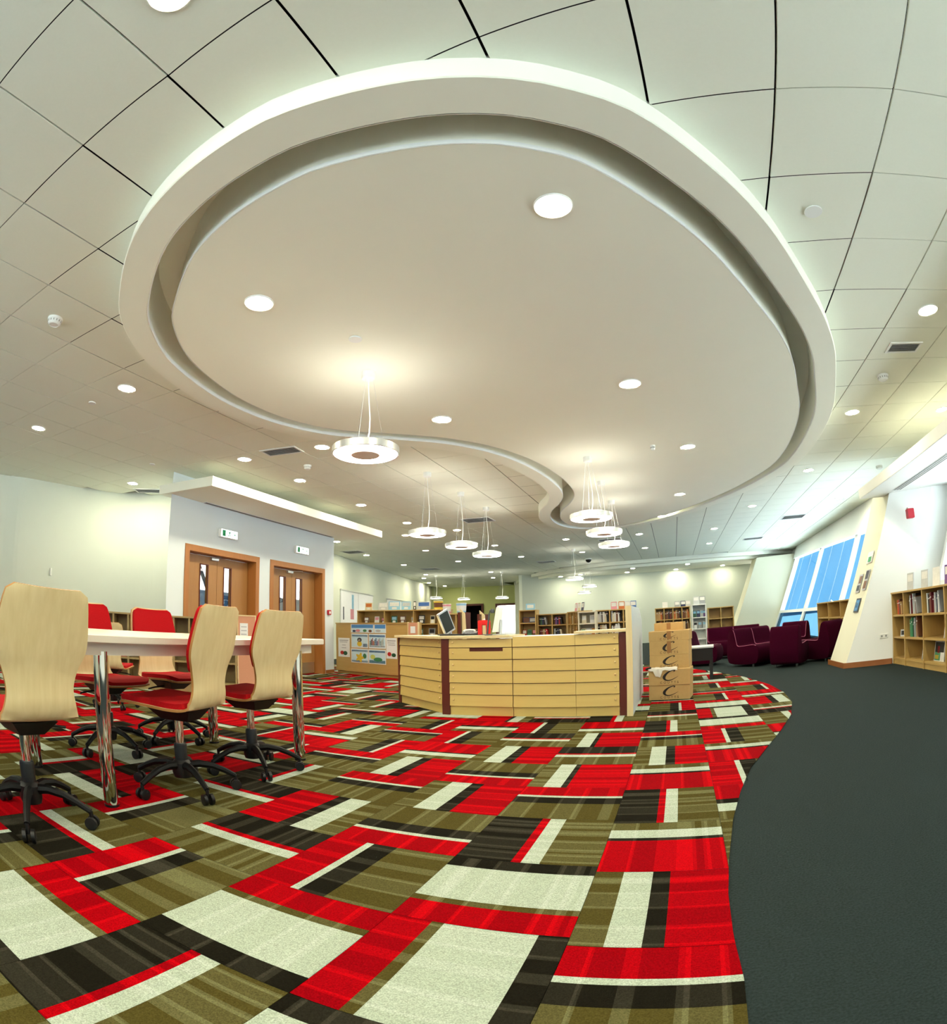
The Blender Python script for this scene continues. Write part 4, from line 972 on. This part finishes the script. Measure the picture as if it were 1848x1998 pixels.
s4 = shelf('pale display unit facing the counter, middle of the far shelves', 'bookcase', -1.78, 10.88, 0, [0, .34], [.10, .36, .61, .86, 1.08], .30, group='beech bookcases', m=mat('pale_birch', (.70, .66, .52), (.66, .61, .46), rough=.5), mv=mat('pale_birch', (.70, .66, .52)))
for lx, c, c2, z in ((.08, 'cream', 'green', .61), (.18, 'light grey', 'white', .61), (.29, 'orange', 'yellow', .61), (.26, 'white', 'light grey', .86), (.1, 'cream', 'white', .86)): standee(s4, lx, .12, z, .09, .15, BM[c], '%s face-out book in the %s row of the pale display unit' % (c, 'lower' if z < .7 else 'upper'), GC, [(.1, .9, .4, .9, BM[c2])])
s5 = shelf('long beech bookcase packed with pale books behind the counter end', 'bookcase', -1.49, 11.30, 0, [0, .27, .54, .80], [.10, .36, .61, .86, 1.10], .30, group='beech bookcases')
for b_ in range(3):
    for r_ in (0, 1):
        book_row(s5, [brng.choice(['cream', 'cream', 'white', 'tan', 'brown', 'light grey', 'cream', 'white', 'black']) for _ in range(6)], .03 + .27 * b_, (.61, .86)[r_], 'in the %s %s bay of the packed bookcase' % (ORD[b_], ('lower', 'upper')[r_]), GC, hmax=.215)
for k, (lx, c) in enumerate(((.35, 'pink'), (.5, 'orange'), (.62, 'light grey'), (.73, 'blue'))): standee(s5, lx, .1, 1.10, .12, .15, BM[c], '%s book standing on top of the packed bookcase' % c, GC, [(.1, .9, .4, .9, BM['white'])])
# right group beyond the boxes
GR = 'books on the shelves beyond the boxes'
s6 = shelf('turned beech bookcase with tan books just beyond the cardboard boxes', 'bookcase', -.42, 14.2, 0, [0, .22, .44, .66, .86], [.10, .33, .58, .84, 1.12], .28, group='beech bookcases')
for b_ in range(4):
    for r_ in (0, 1):
        book_row(s6, [brng.choice(['brown', 'tan', 'orange', 'dark red', 'black', 'brown', 'tan']) for _ in range(5)], .03 + .215 * b_, (.58, .84)[r_], 'in the %s %s bay beyond the boxes' % (ORD[b_], ('lower', 'upper')[r_]), GR, hmax=.22)
for lx, c in ((.25, 'white'), (.55, 'grey'), (.7, 'navy'), (.82, 'light grey')): standee(s6, lx, .1, 1.12, .13, .14, BM[c], '%s book standing on the bookcase beyond the boxes' % c, GR, [(.1, .9, .4, .9, BM['white'])])
s7 = shelf('white display unit with journals left of the purple seating', 'bookcase', .475, 13.95, 0, [0, .35], [.10, .33, .57, .84, 1.14], .30, group='beech bookcases', m=white, mv=white, name='journal_unit')
for lx, c, z in ((.07, 'dark green', .84), (.16, 'navy', .84), (.25, 'light grey', .84), (.32, 'purple', .84), (.08, 'white', .57), (.19, 'grey', .57), (.30, 'light grey', .57)):
    standee(s7, lx, .1, z, .085, .16, BM[c], '%s journal in the %s row of the white display unit' % (c, 'upper' if z > .7 else 'lower'), GR, [(.1, .9, .55, .9, BM['sky blue'] if c != 'white' else BM['black'])])
for lx, c, z in ((.12, 'light grey', 1.14), (.27, 'grey', 1.14)): standee(s7, lx, .1, z, .14, .19, BM[c], '%s journal standing on top of the white display unit' % c, GR, [(.1, .9, .5, .9, BM['white'])])
s8 = shelf('empty beech bookcase leaning up to the far fin', 'bookcase', .87, 14.1, 0, [0, .32, .64], [.10, .30, .52, .78, 1.04], .30, group='beech bookcases')

# ---- whiteboards and posters on the back left wall
def wall_screen(x, y, rz, wd, ht, label, streaks):
    root = empty('wall_screen', (x, y, .99), R(rz), label, 'poster screen', 'white screens on the back left wall')
    MB().box(0, wd, -.03, 0, 0, ht, bev=.004).build('board', mat('gloss_white', (.86, .88, .92), rough=.25), root)
    MB().box(-.02, wd + .02, -.04, 0, ht, ht + .04).build('top_rail', alu, root)
    for a, b, c, d, m in streaks: MB().box(a * wd, b * wd, -.0325, -.0302, c * ht, d * ht).build('printed_streak', m, root)
wall_screen(-8.72, 13.7, 102.2, 3.0, .90, 'white poster screen with pink and blue streaks on the back left wall', [(.26, .36, .12, .45, BM['pink']), (.30, .36, .45, .92, BM['sky blue']), (.05, .08, .1, .5, dk), (.5, .505, 0, 1, gry)])
wall_screen(-9.69, 18.3, 100.5, 2.6, .88, 'plain white screen farther along the back left wall', [(.5, .505, 0, 1, gry)])

# ================================================================== RECEPTION COUNTER
ct = .006
cr_ = empty('reception_counter', (-2.13, 5.22, ct), 0, 'low maple reception counter faced with horizontal boards and red-brown posts', 'counter')
ZS = [.085, .199, .312, .425, .538, .651]
def boards(xa, xb, tops, parent, yf=0.0, ang=0.0, ox=0.0, oy=0.0, knob=None, cut=None):
    c, s = math.cos(ang), math.sin(ang)
    T = lambda p: (ox + c * p[0] - s * p[1], oy + s * p[0] + c * p[1], p[2])
    def put_(mb, nm, m, par, sm=False):
        mb.v = [T(p) for p in mb.v]; return mb.build(nm, m, par, sm)
    zz = ZS + [tops]
    for k in range(6):
        z0, z1 = zz[k] + .006, zz[k + 1] - .001
        mb = MB()
        if cut and k == 4:      # handle slot cut into the upper edge of this board
            mb.box(xa, cut[0], -.012, .004, z0, z1); mb.box(cut[1], xb, -.012, .004, z0, z1); mb.box(cut[0], cut[1], -.012, .004, z0, z1 - .032)
        else:
            mb.hexa([(xa, -.014, z0), (xb, -.014, z0), (xb, .004, z0), (xa, .004, z0), (xa, -.006, z1), (xb, -.006, z1), (xb, .004, z1), (xa, .004, z1)])
        b = put_(mb, 'front_board', counterw, parent)
        if knob is not None:
            kb = MB().lathe([(.001, 0), (.008, .001), (.010, .005), (.008, .010), (.001, .011)], n=12)
            kb.v = [(knob + x, -.010 - z, (z0 + z1) / 2 + .008 + y) for x, y, z in kb.v]
            put_(kb, 'brass_knob', mat('brass', (.75, .55, .25), rough=.3, metal=.2), b, True)
    put_(MB().box(xa, xb, .004, .02, 0, .088), 'kick_board', counterw, parent)
    put_(MB().box(xa, xb, .005, .03, .088, tops - .002), 'carcass_panel', dark_oak, parent)
boards(.035, .655, .738, cr_, knob=.075, cut=(.24, .57))
boards(.663, 1.245, .752, cr_)
boards(1.2475, 1.640, .752, cr_, knob=1.605)
MB().box(-.045, .033, -.012, .06, 0, .745).build('corner_post', dark_oak, cr_)
MB().box(1.644, 1.712, -.004, .06, 0, .755).build('end_post', dark_oak, cr_)
# angled left wing
WA = math.atan2(.68, -.83)      # wing direction from the corner, seen from the front it runs back left
wl_ = math.hypot(.83, .68)
ang = WA - math.pi
boards(-wl_ + .03, -.06, .738, cr_, ang=ang, ox=-.02, oy=.02, knob=-.10)
q = MB().box(-wl_ - .02, -wl_ + .028, -.012, .05, 0, .74); c_, s_ = math.cos(ang), math.sin(ang); q.v = [(-.02 + c_ * x - s_ * y, .02 + s_ * x + c_ * y, z) for x, y, z in q.v]; q.build('wing_end_post', dark_oak, cr_)
# worktops
MB().prism([(-.07, -.03), (.64, -.03), (.64, .55), (.15, .55), (-.55, 1.10), (-.92, .72), (-.89, .655)], .742, .766).build('left_worktop', maple, cr_)
MB().box(1.24, 1.72, -.03, .55, .758, .782, bev=.003).build('right_worktop', maple, cr_)
MB().box(.655, 1.24, .03, .60, .735, .7515).build('desk_top', white, cr_)
ep = MB().hexa([(1.714, -.05, 0), (1.765, -.05, 0), (1.765, 1.66, 0), (1.714, 1.66, 0), (1.714, -.05, .985), (1.765, -.05, .985), (1.765, 1.2, .985), (1.714, 1.2, .985)])
ep = MB(); prof = [(-.05, 0), (1.66, 0), (1.66, .86), (1.25, .985), (-.05, .985)]
ep.loft([[(1.714, y, z) for y, z in prof], [(1.765, y, z) for y, z in prof]], 0, True, True)
epo = ep.build('end_panel', mat('grey_laminate', (.66, .72, .75), rough=.35), cr_)
MB().box(1.712, 1.767, -.056, -.0505, 0, .985).build('end_panel_edge', maple, epo)

DT = .006 + .766     # worktop height
root = empty('tilted_monitor', (-2.33, 5.86, DT), R(62), 'silver-framed flat monitor tilted sideways on the counter wing', 'monitor', 'computer monitors on the counter')
def tiltbox(mb, *a):
    k = len(mb.v); mb.box(*a, bev=.004); th_ = R(-26); c, s = math.cos(th_), math.sin(th_)
    mb.v[k:] = [(c * x + s * (z - .02), y, .03 - s * x + c * (z - .02)) for x, y, z in mb.v[k:]]; return mb
tiltbox(MB(), -.075, .075, 0, .03, .02, .27).build('casing', alu, root); tiltbox(MB(), -.062, .062, -.003, -.0005, .04, .255).build('screen', screen, root)
MB().tube([(.02, .03, .0), (.02, .04, .08)], .018, 10).build('stand_neck', alu, root); MB().box(-.09, .09, -.05, .12, 0, .014, bev=.005).build('stand_foot', black, root)
root = empty('white_monitor', (-1.72, 5.50, DT), R(-80), 'white-backed monitor seen edge-on beside the bright far doorway', 'monitor', 'computer monitors on the counter')
MB().hexa([(-.16, -.01, .03), (.16, -.01, .03), (.16, .03, .03), (-.16, .03, .03), (-.16, .035, .27), (.16, .035, .27), (.16, .065, .27), (-.16, .065, .27)]).build('casing', white, root)
MB().hexa([(-.15, -.013, .04), (.15, -.013, .04), (.15, -.0105, .04), (-.15, -.0105, .04), (-.15, .031, .26), (.15, .031, .26), (.15, .0345, .26), (-.15, .0345, .26)]).build('screen', screen, root)
MB().box(-.08, .08, -.02, .10, 0, .012, bev=.004).build('stand_foot', alu, root); MB().tube([(0, .05, .01), (0, .06, .15)], .015, 10).build('stand_neck', alu, root)
root = empty('webcam_arm', (-1.745, 5.36, DT), 0, 'dark curved desk lamp arm in front of the white monitor', 'desk lamp')
MB().tube([(-.012, 0, .01), (.0, 0, .12), (.012, 0, .21), (.02, 0, .235), (.04, 0, .24)], .009, 8).build('arm', mat('dark_grey_metal', (.08, .09, .10), rough=.4), root, True)
MB().lathe([(.04, 0), (.04, .008), (.01, .014)], n=18, cap0=True, cap1=True).build('base', mat('dark_grey_metal', (.08, .09, .10)), root, True)
hd = MB().lathe([(.018, -.02), (.022, 0), (.014, .02)], n=14, cap0=True, cap1=True); hd.v = [(x + .045, y, z + .235) for x, y, z in hd.v]; hd.build('lamp_head', mat('dark_grey_metal', (.08, .09, .10)), root, True)
root = empty('red_stand', (-1.90, 5.70, DT), R(12), 'bright red plastic stand with an arched opening on the counter', 'stand')
redp = mat('red_plastic', (.75, .012, .006), rough=.3)
MB().box(-.062, -.022, -.03, .05, 0, .135, bev=.004).build('left_cheek', redp, root); MB().box(.022, .062, -.03, .05, 0, .135, bev=.004).build('right_cheek', redp, root)
MB().box(-.062, .062, -.028, .05, .10, .152, bev=.010).build('arched_top', redp, root); MB().box(-.07, .085, -.05, .06, 0, .006).build('base_plate', dk, root); MB().lathe([(.012, .15), (.014, .16), (.006, .166)], n=12, cap1=True).build('white_button', white, root)
root = empty('desk_telephone', (-2.05, 5.68, DT), R(10), 'black and white desk telephone left of the red stand', 'telephone')
MB().hexa([(-.08, -.06, 0), (.08, -.06, 0), (.08, .07, 0), (-.08, .07, 0), (-.075, -.055, .015), (.075, -.055, .015), (.075, .065, .045), (-.075, .065, .045)]).build('body', black, root)
MB().tube([(-.06, -.03, .035), (-.05, 0, .05), (0, .01, .056), (.05, 0, .05), (.06, -.03, .035)], [.014, .012, .010, .012, .014], 8).build('handset', paper, root, True)
for k in range(6): MB().box(-.03 + .02 * (k % 3), -.018 + .02 * (k % 3), -.045 + .02 * (k // 3), -.033 + .02 * (k // 3), .014, .022).build('key', gry, root)
root = empty('computer_keyboard', (-2.19, 5.56, DT), R(8), 'flat black keyboard lying in front of the tilted monitor', 'keyboard')
MB().box(-.13, .13, -.04, .04, 0, .012, bev=.003).build('base', black, root)
for k in range(3): MB().box(-.12, .12, -.032 + .023 * k, -.014 + .023 * k, .0121, .016).build('key_row', mat('key_grey', (.05, .05, .055)), root)
# ================================================================== CARDBOARD BOXES
def letters(txt, size, name, m, parent, loc):
    cu = bpy.data.curves.new('lettering', 'FONT'); cu.body = txt; cu.size = size; cu.align_x = 'CENTER'; cu.space_character = 1.75; cu.extrude = .0006
    ob = bpy.data.objects.new('lettering_tmp', cu); C.objects.link(ob)
    dg = bpy.context.evaluated_depsgraph_get(); me = bpy.data.meshes.new_from_object(ob.evaluated_get(dg)); bpy.data.objects.remove(ob)
    me.materials.clear(); me.materials.append(m)
    o = bpy.data.objects.new(name, me); C.objects.link(o); o.parent = parent; o.location = loc; o.rotation_euler = (R(90), 0, 0)
    return o
def swoosh(parent, cx, cz, w_, h_):
    """flowing capital C with swelling stroke and a tail"""
    P = [(.30, .36, .05), (.36, .46, .09), (.30, .52, .08), (.12, .46, .09), (-.12, .28, .14), (-.30, .02, .19), (-.36, -.22, .19), (-.28, -.42, .14), (-.08, -.50, .10), (.16, -.44, .07), (.40, -.28, .045), (.62, -.10, .015)]
    n = len(P); A, B = [], []
    Q = []
    for i in range(n - 1):
        p0, p1, p2, p3 = (P[min(max(i + k, 0), n - 1)] for k in (-1, 0, 1, 2))
        for t in range(5):
            u = t / 5; Q.append(tuple(.5 * (2 * b + (c - a) * u + (2 * a - 5 * b + 4 * c - d) * u * u + (3 * b - a - 3 * c + d) * u ** 3) for a, b, c, d in zip(p0, p1, p2, p3)))
    Q.append(P[-1])
    for i, (x, z, t) in enumerate(Q):
        a, b = Q[max(i - 1, 0)], Q[min(i + 1, len(Q) - 1)]; dx, dz = b[0] - a[0], b[1] - a[1]; L = math.hypot(dx, dz) or 1
        A.append((cx + w_ * (x - dz / L * t / 2 * 1.0), cz + h_ * (z + dx / L * t / 2))); B.append((cx + w_ * (x + dz / L * t / 2), cz + h_ * (z - dx / L * t / 2)))
    mb = MB()
    for y in (0, -.0012):
        pass
    mb.loft([[(x, 0, z) for x, z in A], [(x, -.0014, z) for x, z in A], [(x, -.0014, z) for x, z in B], [(x, 0, z) for x, z in B]], closed=False)
    mb.build('script_c_emblem', ink, parent)
def carton(x0, x1, z0, z1, y, label, rz=-8, logo=True, ls=1.0, text=True, depth=.30, dx=0.0, tape=False):
    wd = x1 - x0; ht = z1 - z0
    root = empty('cardboard_box', ((x0 + x1) / 2, y, z0 + .006), R(rz), label, 'cardboard box', 'stacked cardboard boxes')
    MB().box(-wd / 2, wd / 2, 0, depth, 0, ht - .003, bev=.002).build('box_body', cardboard, root)
    MB().box(-wd / 2 + .002, -.002, .002, depth - .002, ht - .003, ht - .0005).build('top_flap', cardboard, root); MB().box(.002, wd / 2 - .002, .002, depth - .002, ht - .003, ht - .0005).build('top_flap', cardboard, root)
    if logo: swoosh(root, .0 + dx, ht * .60, .155 * ls, min(.105, ht * .62) * ls)
    if text: letters('COUTTS', .034, 'lettering', ink2, root, (dx, -.0008, ht * .10))
    if tape: MB().box(-.022, .022, -.0022, -.0016, ht * .15, ht - .004).build('brown_tape', cardtop, root)
    return root
carton(-.265, .170, 0, .157, 6.12, 'bottom cardboard box of the stack beside the counter end')
carton(-.268, .172, .157, .325, 6.11, 'second cardboard box from the bottom, with a white wrapper on it')
carton(-.258, .165, .325, .468, 6.20, 'third cardboard box from the bottom, behind the white wrapper')
carton(-.258, .165, .468, .616, 6.20, 'fourth cardboard box from the bottom, with brown tape marks', tape=True)
carton(-.262, .172, .616, .722, 6.20, 'fifth cardboard box from the bottom, flat and taped', ls=.85, tape=True)
carton(-.205, .115, .722, .806, 6.36, 'small topmost cardboard box, set back on the stack', logo=False, text=False, tape=True, depth=.22)
root = empty('plastic_wrapper', (-.13, 6.12, .331), R(-8), 'crumpled white plastic wrapper draped over the second cardboard box', 'wrapper')
mb = MB(); rw = []
for i in range(13):
    x = -.14 + .31 * i / 12; row = []
    for j, (y, z) in enumerate(((.07, .006), (.03, .020), (.0, .018), (-.012, .004), (-.014, -.012 - (.065 if 3 <= i <= 5 else 0)))):
        row.append((x, y, z + .006 * math.sin(i * 1.7 + j * 2.1)))
    rw.append(row)
mb.loft(rw, closed=False); mb.build('sheet', mat('white_plastic', (.74, .70, .62), (.66, .60, .50), rough=.35, scale=30), root, True)
mb = MB().tube([(-.13, .02, .012), (-.165, .0, .006), (-.15, -.010, .014), (-.11, .0, .022)], .010, 8); mb.build('twisted_end', black, root, True)

# ================================================================== LOUNGE SEATING
PROF = [(.26, .05), (.325, .10), (.345, .20), (.335, .29), (.30, .335), (.22, .345), (.05, .330), (-.06, .325), (-.10, .345), (-.125, .43), (-.15, .53), (-.175, .585), (-.215, .605), (-.255, .59), (-.285, .53), (-.31, .40), (-.325, .25), (-.305, .12), (-.25, .05), (0, .035)]
def lounge(x, y, rz, wd, label, seats=1, s=1.0, group='purple lounge seats'):
    root = empty('lounge_seat', (x, y, 0), R(rz), label, 'armchair' if seats == 1 else 'sofa', group)
    P = [Vector((a * s, b * s)) for a, b in PROF]; P = cat_closed([tuple(p) for p in P], 3)
    cen = sum(P, Vector((0, 0))) / len(P)
    b_ = .018
    for k in range(seats):
        x0, x1 = -wd / 2 + wd * k / seats + .002, -wd / 2 + wd * (k + 1) / seats - .002
        rings = []
        for xx, ins in ((x0, b_), (x0 + b_ * .3, b_ * .3), (x0 + b_, 0), (x1 - b_, 0), (x1 - b_ * .3, b_ * .3), (x1, b_)):
            rings.append([(xx, p[0] + (cen[0] - p[0]) * ins * 2, p[1] + (cen[1] - p[1]) * ins * 2) for p in P])
        MB().loft(rings, 0, True, True).build('upholstered_body', purple, root, True)
        for xx in ([x0 + .006] if k else [x0 + .006]) + ([x1 - .006] if k == seats - 1 else []):
            MB().tube([(xx, p[0], p[1]) for p in [Vector((a * s, b * s)) for a, b in PROF[4:12]]], .006, 6).build('seam_piping', piping_m, root, True)
    for xx in (-wd / 2 + .06, wd / 2 - .06):
        for yy in (-.2, .2): MB().lathe([(.018, 0), (.018, .05)], xx, yy * s, 12, cap0=True).build('foot', chrome, root, True)
    return root
# local +y is the direction the sitter faces
lounge(1.46, 9.66, -137, .98, 'two-seat purple sofa with pale piping left of the group', 2)
lounge(1.80, 8.78, -28, .46, 'purple lounge chair seen from behind in the middle of the group')
lounge(2.42, 9.08, 38, .50, 'purple lounge chair beside the leaning fin, turned towards the windows')
lounge(.50, 10.3, -107, .54, 'purple lounge chair with bright seat behind the cardboard boxes')
lounge(2.20, 10.6, 140, .54, 'purple lounge chair with light back below the far windows')
lounge(1.25, 11.7, 180, 1.10, 'long purple sofa at the back of the group', 2)
root = empty('side_table', (.30, 8.05, 0.006), R(-4), 'black square side table with a silver top edge beside the boxes', 'side table')
MB().box(-.26, .26, -.26, .26, .425, .445, bev=.003).build('table_top', alu, root)
MB().box(-.245, .245, -.245, .245, .26, .424).build('apron', black, root)
for sx in (-1, 1):
    for sy in (-1, 1): MB().box(sx * .225 - .022, sx * .225 + .022, sy * .225 - .022, sy * .225 + .022, 0, .26).build('leg', black, root)
# books on a ledge above the far shelves etc. are built with their shelves
